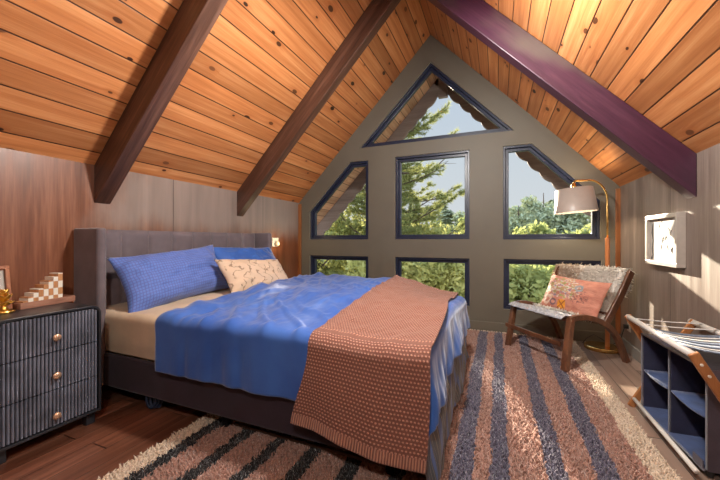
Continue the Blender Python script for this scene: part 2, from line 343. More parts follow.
# ------------------------------------------------------------------ mesh helpers
def V3(*a): return Vector(a)
class MB:
    def __init__(s): s.v = []; s.f = []; s.mi = []; s.uv = None
    def add(s, vs, fs, mi=0):
        o = len(s.v); s.v += [tuple(p) for p in vs]
        s.f += [tuple(i + o for i in f) for f in fs]; s.mi += [mi] * len(fs); return s
    def box(s, x0, y0, z0, x1, y1, z1, mi=0):
        vs = [(x, y, z) for z in (z0, z1) for y in (y0, y1) for x in (x0, x1)]
        return s.add(vs, [(0, 2, 3, 1), (4, 5, 7, 6), (0, 1, 5, 4), (2, 6, 7, 3), (0, 4, 6, 2), (1, 3, 7, 5)], mi)
    def obox(s, c, ax, ay, az, mi=0):
        c, ax, ay, az = map(Vector, (c, ax, ay, az))
        vs = [c + ax * i + ay * j + az * k for k in (-1, 1) for j in (-1, 1) for i in (-1, 1)]
        fs = [(0, 2, 3, 1), (4, 5, 7, 6), (0, 1, 5, 4), (2, 6, 7, 3), (0, 4, 6, 2), (1, 3, 7, 5)]
        if ax.cross(ay).dot(az) < 0: fs = [f[::-1] for f in fs]
        return s.add(vs, fs, mi)
    def tube(s, pts, r, seg=10, cap=True, mi=0, flat=None, up=None):
        pts = [Vector(p) for p in pts]; n = len(pts)
        rs = r if isinstance(r, (list, tuple)) else [r] * n
        rings = []; prev = None
        for i, p in enumerate(pts):
            d = (pts[min(i + 1, n - 1)] - pts[max(i - 1, 0)]).normalized()
            if prev is None:
                a = Vector(up) if up else (Vector((0, 0, 1)) if abs(d.z) < .9 else Vector((1, 0, 0)))
            else: a = prev
            a = (a - d * a.dot(d)).normalized(); b = d.cross(a); prev = a
            fa, fb = flat if flat else (1, 1)
            rings.append([p + a * (math.cos(2 * PI * k / seg + PI / seg) * rs[i] * fa) + b * (math.sin(2 * PI * k / seg + PI / seg) * rs[i] * fb) for k in range(seg)])
        vs = [q for R in rings for q in R]; fs = []
        for i in range(n - 1):
            for k in range(seg):
                k2 = (k + 1) % seg
                fs.append((i * seg + k, i * seg + k2, (i + 1) * seg + k2, (i + 1) * seg + k))
        if cap: fs += [tuple(range(seg))[::-1], tuple((n - 1) * seg + k for k in range(seg))]
        return s.add(vs, fs, mi)
    def lathe(s, prof, c=(0, 0, 0), seg=32, mi=0, mat=None, cap=True):
        c = Vector(c); vs = []
        for r, z in prof:
            for k in range(seg):
                p = Vector((r * math.cos(2 * PI * k / seg), r * math.sin(2 * PI * k / seg), z))
                vs.append(c + (mat @ p if mat else p))
        fs = []
        for i in range(len(prof) - 1):
            for k in range(seg):
                k2 = (k + 1) % seg
                fs.append((i * seg + k, i * seg + k2, (i + 1) * seg + k2, (i + 1) * seg + k))
        if cap:
            fs += [tuple(range(seg))[::-1], tuple((len(prof) - 1) * seg + k for k in range(seg))]
        return s.add(vs, fs, mi)
    def prism(s, poly, f0, f1, mi=0):
        """poly: 2-D outline; f0, f1 map (a, b) to the two faces"""
        n = len(poly); vs = [f0(*p) for p in poly] + [f1(*p) for p in poly]
        fs = [tuple(range(n))[::-1], tuple(range(n, 2 * n))] + [(i, (i + 1) % n, n + (i + 1) % n, n + i) for i in range(n)]
        return s.add(vs, fs, mi)
    def grid(s, fn, nu, nv, mi=0, wrapu=False, uvfn=None):
        o = len(s.v)
        vs = [fn(i / (nu - (0 if wrapu else 1)), j / (nv - 1)) for j in range(nv) for i in range(nu)]
        fs = []
        for j in range(nv - 1):
            for i in range(nu if wrapu else nu - 1):
                i2 = (i + 1) % nu
                fs.append((j * nu + i, j * nu + i2, (j + 1) * nu + i2, (j + 1) * nu + i))
        if uvfn:
            if s.uv is None: s.uv = {}
            for j in range(nv):
                for i in range(nu): s.uv[o + j * nu + i] = uvfn(i / (nu - 1), j / (nv - 1))
        return s.add(vs, fs, mi)
    def build(s, name, mats, parent=None, loc=None, smooth=False, bevel=0, subsurf=0, solid=0, recalc=True, rot=None):
        me = bpy.data.meshes.new(name)
        org = Vector((0, 0, 0))
        if parent is not None: org = Vector(parent['_o'])
        elif loc is not None: org = Vector(loc)
        elif s.v:
            a = np.array(s.v); org = Vector(((a[:, 0].min() + a[:, 0].max()) / 2, (a[:, 1].min() + a[:, 1].max()) / 2, a[:, 2].min()))
        me.from_pydata([tuple(Vector(p) - org) for p in s.v], [], s.f)
        if not isinstance(mats, (list, tuple)): mats = [mats]
        for m in mats: me.materials.append(m)
        if len(mats) > 1: me.polygons.foreach_set('material_index', s.mi)
        if s.uv:
            ul = me.uv_layers.new(name='UVMap')
            for lp in me.loops: ul.data[lp.index].uv = s.uv.get(lp.vertex_index, (0, 0))
        if recalc:
            bm = bmesh.new(); bm.from_mesh(me); bmesh.ops.recalc_face_normals(bm, faces=bm.faces); bm.to_mesh(me); bm.free()
        if smooth:
            me.polygons.foreach_set('use_smooth', [True] * len(me.polygons))
        o = bpy.data.objects.new(name, me); COL.objects.link(o)
        if parent is not None: o.parent = parent; o['_o'] = tuple(org)
        else: o.location = org; o['_o'] = tuple(org)
        if bevel:
            b = o.modifiers.new('bevel', 'BEVEL'); b.width = bevel; b.segments = 2; b.limit_method = 'ANGLE'; b.angle_limit = .6
        if solid:
            b = o.modifiers.new('solid', 'SOLIDIFY'); b.thickness = solid; b.offset = 0
        if subsurf:
            b = o.modifiers.new('sub', 'SUBSURF'); b.levels = subsurf; b.render_levels = subsurf
        return o

def bulk(name, verts, faces, mat, parent=None, loc=(0, 0, 0), smooth=False):
    """large mesh from numpy arrays; faces (n, k)"""
    org = np.array(parent['_o'] if parent is not None else loc, float)
    me = bpy.data.meshes.new(name)
    v = (np.asarray(verts, float) - org).astype(np.float32); f = np.asarray(faces, np.int32)
    me.vertices.add(len(v)); me.vertices.foreach_set('co', v.ravel())
    k = f.shape[1]
    me.loops.add(f.size); me.loops.foreach_set('vertex_index', f.ravel())
    me.polygons.add(len(f)); me.polygons.foreach_set('loop_start', np.arange(0, f.size, k, dtype=np.int32))
    me.update(calc_edges=True)
    for m in (mat if isinstance(mat, (list, tuple)) else [mat]): me.materials.append(m)
    if smooth: me.polygons.foreach_set('use_smooth', np.ones(len(f), bool))
    o = bpy.data.objects.new(name, me); COL.objects.link(o)
    if parent is not None: o.parent = parent
    else: o.location = Vector(org)
    o['_o'] = tuple(float(x) for x in org)
    return o

def tag(o, label, cat, group=None, kind=None):
    o['label'] = label; o['category'] = cat
    if group: o['group'] = group
    if kind: o['kind'] = kind
    return o
def thing(name, loc, label, cat, group=None):
    o = bpy.data.objects.new(name, None); COL.objects.link(o)
    o.empty_display_size = .05; o.location = loc; o['_o'] = tuple(loc)
    return tag(o, label, cat, group)
def struct(o, label=None):
    o['kind'] = 'structure'
    if label: o['label'] = label
    return o
def smoothstep(a, b, x):
    t = min(1, max(0, (x - a) / (b - a))); return t * t * (3 - 2 * t)
def fbm(x, y, z, oct=3):
    s, a = 0, 1
    for _ in range(oct):
        s += a * noise.noise(Vector((x, y, z))); x, y, z, a = x * 2.03, y * 2.03, z * 2.03, a * .5
    return s

# ------------------------------------------------------------------ room shell
WT = .16   # gable wall thickness
def zroof(x): return ZK + SLOPE * (min(x - XL, XR - x))
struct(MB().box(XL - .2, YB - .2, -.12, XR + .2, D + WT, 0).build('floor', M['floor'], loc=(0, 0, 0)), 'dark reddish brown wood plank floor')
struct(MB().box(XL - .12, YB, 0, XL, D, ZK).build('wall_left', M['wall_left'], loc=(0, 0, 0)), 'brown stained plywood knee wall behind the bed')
struct(MB().box(XR, YB, 0, XR + .12, D, ZK).build('wall_right', M['wall_right'], loc=(0, 0, 0)), 'grey brown plywood knee wall with the framed drawing')
gable = [(XL - .2, 0), (XR + .2, 0), (XR + .2, ZK - .0), (XR + .12, ZK + .0), (XM, ZA + .12), (XL - .12, ZK), (XL - .2, ZK)]
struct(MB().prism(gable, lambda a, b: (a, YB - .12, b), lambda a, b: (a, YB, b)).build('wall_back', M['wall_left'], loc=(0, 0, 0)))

OVER = 1.0   # roof overhang beyond the gable
def slab(name, side, y0, y1, mat, z_off=0., th=.10, ext=.25):
    """roof slab in its own plane: local X along the room, local Y down the slope"""
    L = math.hypot(XM - XL, ZA - ZK) + ext
    mb = MB()
    mb.box(y0, 0, 0, y1, L, th) if side < 0 else mb.box(y0, -L, 0, y1, 0, th)
    o = mb.build(name, mat, loc=(0, 0, 0))
    ang = math.atan(SLOPE)
    # columns: local X -> world Y ; local Y -> along slope ; local Z -> out of the roof
    ex = Vector((0, 1, 0))
    if side < 0: ey = Vector((-math.cos(ang), 0, -math.sin(ang))); 
    else: ey = Vector((-math.cos(ang), 0, math.sin(ang)))
    ez = ex.cross(ey)
    if ez.z < 0:
        ez = -ez; ex = -ex
        for v in o.data.vertices: v.co.x = -v.co.x
        o.data.flip_normals()
    R = Matrix((ex, ey, ez)).transposed().to_4x4()
    o.matrix_world = Matrix.Translation((XM, 0, ZA + z_off)) @ R
    return o
struct(slab('ceiling', -1, YB, D + WT, M['ceiling']), 'knotty orange pine board ceiling, slope over the bed')
struct(slab('ceiling', 1, YB, D + WT, M['ceiling']), 'knotty pine board ceiling, slope over the chair')
struct(slab('trim_1', -1, D + WT, D + OVER, M['soffit'], ext=.75), 'board soffit of the roof overhang outside, left slope')
struct(slab('trim_2', 1, D + WT, D + OVER, M['soffit'], ext=.75), 'board soffit of the roof overhang outside, right slope')

# scalloped bargeboards at the outer end of the overhang
def barge(side):
    L = math.hypot(XM - XL, ZA - ZK) + .75
    ang = math.atan(SLOPE); n = 180
    dx = side * math.cos(ang); dz = -math.sin(ang)
    up = Vector((side * math.sin(ang), 0, math.cos(ang)))
    base = Vector((XM, 0, ZA))
    def low(t):
        ph = (t / .21) % 1
        return -.175 - .030 * abs(math.sin(PI * ph)) ** .7
    f = lambda yy: (lambda a, b: tuple(base + Vector((dx, 0, dz)) * a + up * b + Vector((0, yy, 0))))
    N = n + 1
    mb2 = MB()
    g = []
    for k, yy in enumerate((D + OVER - .01, D + OVER + .03)):
        for i in range(N): g.append(f(yy)(-.12 + (L + .12) * i / n, low(L * i / n)))
        for i in range(N): g.append(f(yy)(-.12 + (L + .12) * i / n, .12))
    fs = []
    for i in range(n):
        a0, a1, b0, b1 = i, i + 1, N + i, N + i + 1
        fs += [(a0, a1, b1, b0), (2 * N + a0, 2 * N + b0, 2 * N + b1, 2 * N + a1), (a0, 2 * N + a0, 2 * N + a1, a1), (b0, b1, 2 * N + b1, 2 * N + b0)]
    fs += [(0, N, 3 * N, 2 * N), (n, 2 * N + n, 3 * N + n, N + n)]
    mb2.add(g, fs)
    return mb2.build('trim', M['fascia'], loc=(0, 0, 0))
b = barge(-1); b.name = 'trim_3'; struct(b, 'scalloped wooden bargeboard under the left roof edge outside')
b = barge(1); b.name = 'trim_4'; struct(b, 'scalloped wooden bargeboard under the right roof edge outside')

struct(MB().box(XM - .07, D + OVER - .03, 3.22, XM + .07, D + OVER + .05, 3.76).build('trim_7', M['fascia'], loc=(0, 0, 0), bevel=.01), 'pale post where the two bargeboards meet outside')
# gable wall with seven window openings
wins = [
    ('triangular gable window', [(-1.715, 2.297), (.166, 2.297), (-.770, 3.262)]),
    ('five sided window with slanted left top', [(-2.50, 1.068), (-1.595, 1.068), (-1.595, 2.122), (-1.862, 2.122), (-2.50, 1.463)]),
    ('large square middle window', [(-1.225, 1.070), (-.311, 1.070), (-.311, 2.130), (-1.225, 2.130)]),
    ('five sided window with slanted right top', [(.053, 1.066), (.976, 1.066), (.976, 1.473), (.345, 2.130), (.053, 2.130)]),
    ('low left window', [(-2.50, .275), (-1.595, .275), (-1.595, .840), (-2.50, .840)]),
    ('low middle window', [(-1.225, .275), (-.311, .275), (-.311, .841), (-1.225, .841)]),
    ('low right window', [(.058, .272), (.984, .272), (.984, .845), (.058, .845)]),
]
outer = [(XL - .2, -.05), (XR + .2, -.05), (XR + .2, ZK - .15), (XM, ZA + .03), (XL - .2, ZK - .15)]
def walled(outer, holes, y0, y1):
    loops = [outer] + holes
    flat = [p for lp in loops for p in lp]
    tris = tessellate_polygon([[Vector((a, b, 0)) for a, b in lp] for lp in loops])
    mb = MB(); n = len(flat)
    vs = [(a, y0, b) for a, b in flat] + [(a, y1, b) for a, b in flat]
    fs = []; mi = []
    for t in tris:
        a, b, c = t
        p, q, r = (Vector(flat[i]) for i in t)
        if (q - p).cross(r - p) < 0: a, b, c = a, c, b
        fs += [(a, b, c), (n + a, n + c, n + b)]; mi += [0, 0]
    o = 0
    for li, lp in enumerate(loops):
        k = len(lp)
        for i in range(k):
            j = (i + 1) % k
            fs.append((o + i, o + j, n + o + j, n + o + i)); mi.append(0 if li == 0 else 1)
        o += k
    mb.v = vs; mb.f = fs; mb.mi = mi
    return mb
w = walled(outer, [p for _, p in wins], D, D + WT).build('wall_end', [M['paint'], M['paint_light']], loc=(0, 0, 0))
struct(w, 'olive grey painted gable wall with seven windows')

def inset(poly, d):
    n = len(poly); area = sum(poly[i][0] * poly[(i + 1) % n][1] - poly[(i + 1) % n][0] * poly[i][1] for i in range(n))
    s = 1 if area > 0 else -1; out = []
    for i in range(n):
        p0, p1, p2 = (Vector(poly[(i + k) % n]) for k in (-1, 0, 1))
        d1 = (p1 - p0).normalized(); d2 = (p2 - p1).normalized()
        n1 = Vector((-d1.y, d1.x)) * s; n2 = Vector((-d2.y, d2.x)) * s
        bis = (n1 + n2); bis = bis / bis.length
        out.append(tuple(p1 + bis * (d / max(.3, bis.dot(n1)))))
    return out
def ring(mb, p_out, p_in, y0, y1):
    n = len(p_out)
    vs = [(a, y, b) for y in (y0, y1) for lp in (p_out, p_in) for a, b in lp]
    fs = []
    for i in range(n):
        j = (i + 1) % n
        fs += [(i, j, n + j, n + i), (2 * n + i, 3 * n + i, 3 * n + j, 2 * n + j), (i, 2 * n + i, 2 * n + j, j), (n + i, n + j, 3 * n + j, 3 * n + i)]
    mb.add(vs, fs)
for i, (lab, poly) in enumerate(wins):
    nm = f'window_{i+1}'
    cx = sum(p[0] for p in poly) / len(poly); zb = min(p[1] for p in poly)
    e = bpy.data.objects.new(nm, None); COL.objects.link(e); e.empty_display_size = .05
    e.location = (cx, D + .05, zb); e['_o'] = (cx, D + .05, zb); struct(e, lab + ' in a dark frame')
    p0 = inset(poly, .0005); p1 = inset(poly, .026); p2 = inset(poly, .046); p3 = inset(poly, .060)
    mb = MB(); ring(mb, p0, p1, D + .02, D + .13); mb.build('window_frame', M['frame_dark'], e, bevel=.003)
    mb = MB(); ring(mb, inset(poly, .0255), p3, D + .055, D + .11); mb.build('sash', M['frame_dark'], e, bevel=.004)
    mb = MB(); q = inset(poly, .0585); mb.prism(q, lambda a, b: (a, D + .078, b), lambda a, b: (a, D + .084, b)); mb.build('pane', M['glass'], e)

# skirting and corner trims
struct(MB().box(XL + .001, D - .018, 0, XR - .02, D, .115).build('baseboard_end', M['paint'], loc=(0, 0, 0), bevel=.004), 'low baseboard under the gable windows')
struct(MB().box(XR - .018, YB, 0, XR, D, .10).build('baseboard_right', M['base_grey'], loc=(0, 0, 0), bevel=.004), 'grey baseboard along the right wall')
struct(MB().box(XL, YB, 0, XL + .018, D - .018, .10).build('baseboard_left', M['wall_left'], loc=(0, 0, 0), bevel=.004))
struct(MB().box(XL, D - .022, .115, XL + .045, D, ZK - .02).build('trim_5', M['trim_wood'], loc=(0, 0, 0), bevel=.003), 'orange wood strip in the left far corner')
struct(MB().box(XR - .04, D - .022, .115, XR, D, ZK - .02).build('trim_6', M['trim_wood'], loc=(0, 0, 0), bevel=.003), 'orange wood strip in the right far corner')

# exposed rafters
def rafter(side, y0, y1, label, mat):
    ang = math.atan(SLOPE); L = math.hypot(XM - XL, ZA - ZK); drop = .275
    xs = XL if side < 0 else XR
    # outline in the x-z plane: along ceiling, cut vertical at the wall and at the ridge
    poly = [(xs, ZK - drop), (XM, ZA - drop), (XM, ZA - .004), (xs, ZK - .004)]
    mb = MB()
    o = None
    cx, cz = (xs + XM) / 2, (ZK + ZA) / 2 - drop / 2
    ux = (XM - xs); uz = (ZA - ZK); l = math.hypot(ux, uz); ux, uz = ux / l, uz / l
    e1 = Vector((ux, 0, uz)); e2 = Vector((0, 1, 0)); e3 = e1.cross(e2)
    C0 = Vector((cx, (y0 + y1) / 2, cz))
    vs = []
    for yy in (y0, y1):
        for a, b in poly:
            p = Vector((a, yy, b)) - C0; vs.append((p.dot(e1), p.dot(e2), p.dot(e3)))
    mb.add(vs, [(0, 1, 2, 3), (7, 6, 5, 4), (0, 4, 5, 1), (1, 5, 6, 2), (2, 6, 7, 3), (3, 7, 4, 0)])
    o = mb.build('ceiling_beam', mat, loc=(0, 0, 0), bevel=.006)
    o.matrix_world = Matrix.Translation(C0) @ Matrix((e1, e2, e3)).transposed().to_4x4()
    return tag(o, label, 'beam', None, 'structure')
rafter(-1, 1.450, 1.560, 'dark brown sloping roof beam nearest, ending above the headboard left end', M['beam'])
rafter(-1, 2.855, 2.955, 'dark brown sloping roof beam ending above the far end of the headboard', M['beam'])
rafter(1, 2.695, 2.815, 'plum tinted sloping roof beam meeting the right wall beyond the framed drawing', M['beam_purple'])
rafter(1, 1.245, 1.355, 'plum tinted sloping roof beam out of view to the right', M['beam_purple'])

# ------------------------------------------------------------------ bed
BX0, BX1, BY0, BY1 = -2.50, -.345, 1.395, 3.035
bed = thing('bed', (-1.5, 2.21, 0), 'large upholstered winged bed with plum grey headboard against the brown wall', 'bed')
hb = MB()
hb.box(-2.665, 1.375, .10, -2.595, 3.055, 1.13).build('headboard', M['upholstery'], bed, bevel=.015)
npan = 8
for i in range(npan):
    a = 1.378 + (3.052 - 1.378) * i / npan; c = a + (3.052 - 1.378) / npan
    for (zz0, zz1) in ((.30, .78), (.78, 1.135)):
        def fn(u, v, a=a, c=c, z0=zz0, z1=zz1):
            uu, vv = 2 * u - 1, 2 * v - 1
            b = (1 - abs(uu) ** 6) * (1 - abs(vv) ** 8)
            return (-2.597 + .022 * max(0, b) ** .5, a + (c - a) * u, z0 + (z1 - z0) * v)
        MB().grid(fn, 15, 19).build('headboard_panel', M['upholstery'], bed, smooth=True)
for ya, yb in ((1.318, 1.378), (3.052, 3.112)):
    poly = []
    r = .03; ym = (ya + yb) / 2
    poly = [(-2.668, ya), (-2.668, yb)] + [(-2.42 + .03 * math.cos(t), ym + r * math.sin(t)) for t in [PI / 2 - k * PI / 10 for k in range(11)]]
    wg = MB().prism(poly, lambda a, b: (a, b, .10), lambda a, b: (a, b, 1.14)).build('headboard_wing', M['upholstery'], bed, bevel=.012)
    for p in wg.data.polygons: p.use_smooth = False
for ya, yb in ((1.350, 1.385), (3.045, 3.08)):
    MB().box(-2.42, ya, .105, -.33, yb, .315).build('side_rail', M['upholstery_dark'], bed, bevel=.012)
MB().box(-.345, 1.350, .105, -.31, 3.08, .315).build('foot_rail', M['upholstery_dark'], bed, bevel=.012)
MB().box(-2.59, 1.385, .20, -.345, 3.045, .262).build('slat_base', M['black_metal'], bed)
for lx in (-2.05, -1.42, -.45):
    for ly in (1.43, 2.21, 3.0):
        MB().tube([(lx, ly, .205), (lx, ly, .0)], .022, 12).build('leg', M['black_metal'], bed)
MB().box(-1.36, 1.425, .028, -.47, 1.44, .040).build('support_bar', M['brown_bar'], bed)

def drape(pr, qr, nx, ny, box, top, r, off, fold, shift=lambda p, q: 0, wr=lambda x, y: 0, side=None, floor=.014):
    x0, x1, y0, y1 = box
    def fn(u, v):
        q = qr[0] + (qr[1] - qr[0]) * v
        p = pr[0] + (pr[1] - pr[0]) * u
        p += shift(p, q)
        cx = min(max(p, x0), x1); cy = min(max(q, y0), y1)
        dx, dy = p - cx, q - cy; d = math.hypot(dx, dy)
        zt = top(cx, cy) + off
        if d < 1e-9:
            return (p, q, zt + wr(p, q))
        nxx, nyy = dx / d, dy / d
        R = r
        if d < R * PI / 2: a = d / R; o, dn = R * math.sin(a), R * (1 - math.cos(a))
        else: o, dn = R, R + d - R * PI / 2
        k = smoothstep(0, .25, dn)
        fo = fold(p, q, dn, nxx, nyy) * k
        z = zt - dn + wr(cx, cy) * max(0, 1 - dn / .08)
        ex = 0
        if z < floor: ex = (floor - z); z = floor + .012 * math.sin(ex * 30)
        o2 = o + off + fo + ex * .55
        return (cx + nxx * o2, cy + nyy * o2, z)
    return fn
def btop(x, y):
    return .595 + .055 * smoothstep(1.40, 2.3, y) - (.02 + .085 * smoothstep(1.9, 2.9, y)) * smoothstep(-1.0, -.36, x)

matt = thing('mattress', (-1.43, 2.21, .262), 'thick mattress in a beige fitted sheet, bare at the pillow end', 'mattress')
MB().box(BX0 - .07, BY0 + .02, .263, BX1 - .03, BY1 - .02, .475).build('mattress_core', M['sheet'], matt, bevel=.03)
def sheet_w(x, y): return .006 * fbm(x * 6, y * 3, 3.1) + .004 * fbm(x * 14, y * 8, 1)
fn = drape((-2.57, BX1), (BY0 - .27, BY1 + .20), 90, 130, (-2.55, BX1, BY0 + .02, BY1 - .02), lambda x, y: .585 + .02 * smoothstep(1.4, 2, y) - .12 * smoothstep(-1.3, -.4, x), .05, .006,
           lambda p, q, dn, a, b: .010 * fbm(p * 7, q, 2) - .01 * smoothstep(.18, .26, dn), wr=sheet_w)
MB().grid(fn, 90, 130).build('fitted_sheet', M['sheet'], matt, smooth=True, recalc=False)

# blue duvet
def duv_w(x, y):
    w = .020 * fbm(x * 2.2 + y * 1.2, y * 1.1 - x * .4, 7.7, 2)
    d1 = fbm((x * .8 + y * .55) * 9, (y * .8 - x * .5) * 1.8, 2.2, 2)
    w += .016 * d1 * smoothstep(-.7, -1.5, x)
    rg = 1 - abs(noise.noise(Vector(((x * .75 + y * .6) * 7.5 + .8 * noise.noise(Vector((x * 2, y * 2, 3))), (y * .75 - x * .6) * 1.6, 9.))))
    w += .016 * max(0, rg - .72) / .28 * smoothstep(-.55, -1.0, x)
    w += .010 * fbm(x * 10, y * 4, 5) + .03 * smoothstep(-1.62, -1.80, x) * (.6 + .4 * fbm(y * 3, 1, 1))
    return w
def duv_fold(p, q, dn, a, b):
    if abs(a) > .6: return .034 * fbm(q * 5.5 + p * 2, p * 1.5, 1.7, 2) + .012 * fbm(q * 15, p * 4, 4, 2) + .02 + .02 * dn
    return .012 * fbm(p * 5, q * .5, 3) + .006 * math.sin(p * 28 + fbm(p * 4, 0, 2) * 3) + .010
fn = drape((-1.83, BX1 + .31), (BY0 - .345, BY1 + .30), 190, 210, (-3, BX1, BY0, BY1), btop, .055, .025, duv_fold,
           shift=lambda p, q: (.05 * fbm(q * 2.2, 1.0, 4) + .03 * smoothstep(1.6, 3.0, q) - .06 * smoothstep(1.6, 2.9, q)) * smoothstep(-1.2, -1.8, p), wr=duv_w)
o = MB().grid(fn, 190, 210).build('duvet', M['duvet'], loc=(-1.1, 2.2, .3), smooth=True, recalc=False, solid=.012)
tag(o, 'rumpled blue duvet spread over the bed and hanging down its side', 'duvet')

# pinstriped bedspread that hangs below the duvet at the foot
def bs_fold(p, q, dn, a, b):
    return .030 * fbm(q * 4 + p * 5, p * 2.5, 6.3, 2) + .008 * fbm(q * 12 + p * 9, p * 5, 2, 2) + .10 * dn * a * a
fn = drape((-.70, BX1 + .565), (BY0 - .30, BY1 + .30), 110, 190, (-3, BX1 - .01, BY0 + .01, BY1 - .01), lambda x, y: btop(x, y) - .018, .055, .010, bs_fold,
           shift=lambda p, q: 0, wr=lambda x, y: 0)
def uvf(u, v): return (v * 2.24 + .25 * u, u * 1.0)
o = MB().grid(fn, 110, 190, uvfn=uvf).build('bedspread', M['stripe'], loc=(-.3, 2.2, .02), smooth=True, recalc=False)
tag(o, 'grey pinstriped bedspread hanging to the rug at the bed foot, under the blue duvet', 'bedspread')

# knitted throw
TH_L = 2.9
def th_shift(p, q):
    k = (p + .22) / -.60
    return k * (.055 * smoothstep(2.0, 1.35, q) * 1 - .085 * smoothstep(1.3, .9, q) - .07 * smoothstep(1.9, 3.1, q)) + .006 * math.sin(q * 7) + (1 - k) * .085 * smoothstep(2.7, 1.5, q)
Q0 = BY0 - .455
def th_fold(p, q, dn, a, b): return .014 * math.sin(p * 9 + 1.0) + .008 * fbm(p * 5, q * 2, 8) + .012
def th_fn():
    base = drape((-.845, -.325), (Q0, BY1 + .25), 120, 330, (-3, 3, BY0, BY1), btop, .062, .048, th_fold, shift=th_shift,
                 wr=lambda x, y: duv_w(x, y) * .8 + .004 * fbm(x * 9, y * 9, 2))
    def f(u, v):
        p = base(u, v)
        # slanted lower hem: drops towards the foot
        k = 1 - smoothstep(0, .2, v)
        return (p[0], p[1] - .01 * k * u, p[2] - .05 * k * u + .012 * k * math.sin(u * 6.5))
    return f
o = MB().grid(th_fn(), 120, 330, uvfn=lambda u, v: (u * .62, v * (BY1 + .25 - Q0))).build('throw_blanket', M['knit'], loc=(-.55, 2.2, .2), smooth=True, recalc=False, solid=.012)
tag(o, 'terracotta waffle knit throw laid across the foot of the bed', 'blanket')

# pillows
def pillow(name, label, cat, mat, c, ax, ay, az, w, h, th, seed, uvscale=None, group=None, pinch=.06, wrk=1., nu=44, nv=34):
    """ax width axis, ay height axis, az thickness axis (unit vectors)"""
    c, ax, ay, az = Vector(c), Vector(ax).normalized(), Vector(ay).normalized(), Vector(az).normalized()
    mb = MB()
    def face(sgn):
        def fn(u, v):
            a, b = 2 * u - 1, 2 * v - 1
            e = max(0, (1 - a ** 4)) ** .55 * max(0, (1 - b ** 4)) ** .55
            e2 = max(0, 1 - abs(a) ** 2.2) * max(0, 1 - abs(b) ** 2.2)
            t = th / 2 * (.55 * e + .45 * e2)
            X = w / 2 * a * (1 - pinch * (1 - b * b) * a * a); Y = h / 2 * b * (1 - pinch * 1.3 * (1 - a * a) * b * b)
            wv = wrk * (.012 * fbm(a * 2.2 + seed, b * 2.6, seed * 1.7, 3) + .006 * fbm(a * 7 + seed, b * 5, 3)) * min(1, e * 1.6)
            return tuple(c + ax * X + ay * Y + az * (sgn * t + wv))
        return fn
    uvf = (lambda u, v: (u * w, v * h)) if uvscale is None else (lambda u, v: (u * uvscale[0], v * uvscale[1]))
    mb.grid(face(1), nu, nv, uvfn=uvf); mb.grid(face(-1), nu, nv, uvfn=uvf)
    o = mb.build(name, mat, loc=tuple(c - ay * h / 2), smooth=True, recalc=False)
    bm = bmesh.new(); bm.from_mesh(o.data); bmesh.ops.remove_doubles(bm, verts=bm.verts, dist=.0008); bmesh.ops.recalc_face_normals(bm, faces=bm.faces); bm.to_mesh(o.data); bm.free()
    return tag(o, label, cat, group)
pillow('pillow', 'blue checked pillow leaning on the near half of the headboard', 'pillow', M['check'], (-2.320, 1.842, .785), (-.02, 1, .085), (-.50, .0, .87), (.87, 0, .50), .92, .45, .25, 1.3, pinch=.09, wrk=1.7)
pillow('pillow', 'plain blue pillow behind the beige cushion on the far half of the bed', 'pillow', M['duvet'], (-2.335, 2.68, .80), (.06, 1, -.02), (-.50, 0, .87), (.87, 0, .50), .84, .44, .23, 5.1, pinch=.08, wrk=1.5)
pillow('cushion', 'beige lumbar cushion with stitched wavy lines propped against the blue pillows', 'cushion', M['lumbar'], (-2.01, 2.40, .742), (.16, 1, -.05), (-.62, .08, .78), (.78, -.1, .62), .72, .36, .17, 9.2, uvscale=(1, .5))

# coiled cable below the bed
cc = MB()
for k in range(3):
    r = .058 - .008 * k
    cc.tube([(-2.0 + .015 * k + r * math.cos(t) * .5, 1.40 + .012 * k + .01 * math.cos(t), .012 + r + r * math.sin(t)) for t in [2 * PI * j / 24 for j in range(25)]], .008, 8)
o = cc.build('coiled_cable', M['cable'], loc=(-2.0, 1.40, 0), smooth=True)
tag(o, 'coil of dark blue cable on the floor under the bed near the nightstand', 'cable')

# ------------------------------------------------------------------ nightstand
NX, NY0, NY1, NZ = -2.14, .745, 1.195, .685
ns = thing('nightstand', (-2.40, .97, 0), 'black nightstand with three fluted drawers and rounded top corners', 'nightstand')
def rounded(y0, y1, z0, z1, r, n=8):
    p = [(y0, z0), (y1, z0)]
    p += [(y1 - r + r * math.cos(t), z1 - r + r * math.sin(t)) for t in [k * PI / 2 / n for k in range(n + 1)]]
    p += [(y0 + r + r * math.cos(t), z1 - r + r * math.sin(t)) for t in [PI / 2 + k * PI / 2 / n for k in range(n + 1)]]
    return p
MB().prism(rounded(NY0, NY1, .07, NZ, .05), lambda a, b: (-2.655, a, b), lambda a, b: (NX - .03, a, b)).build('body', M['drawer_black'], ns, bevel=.003)
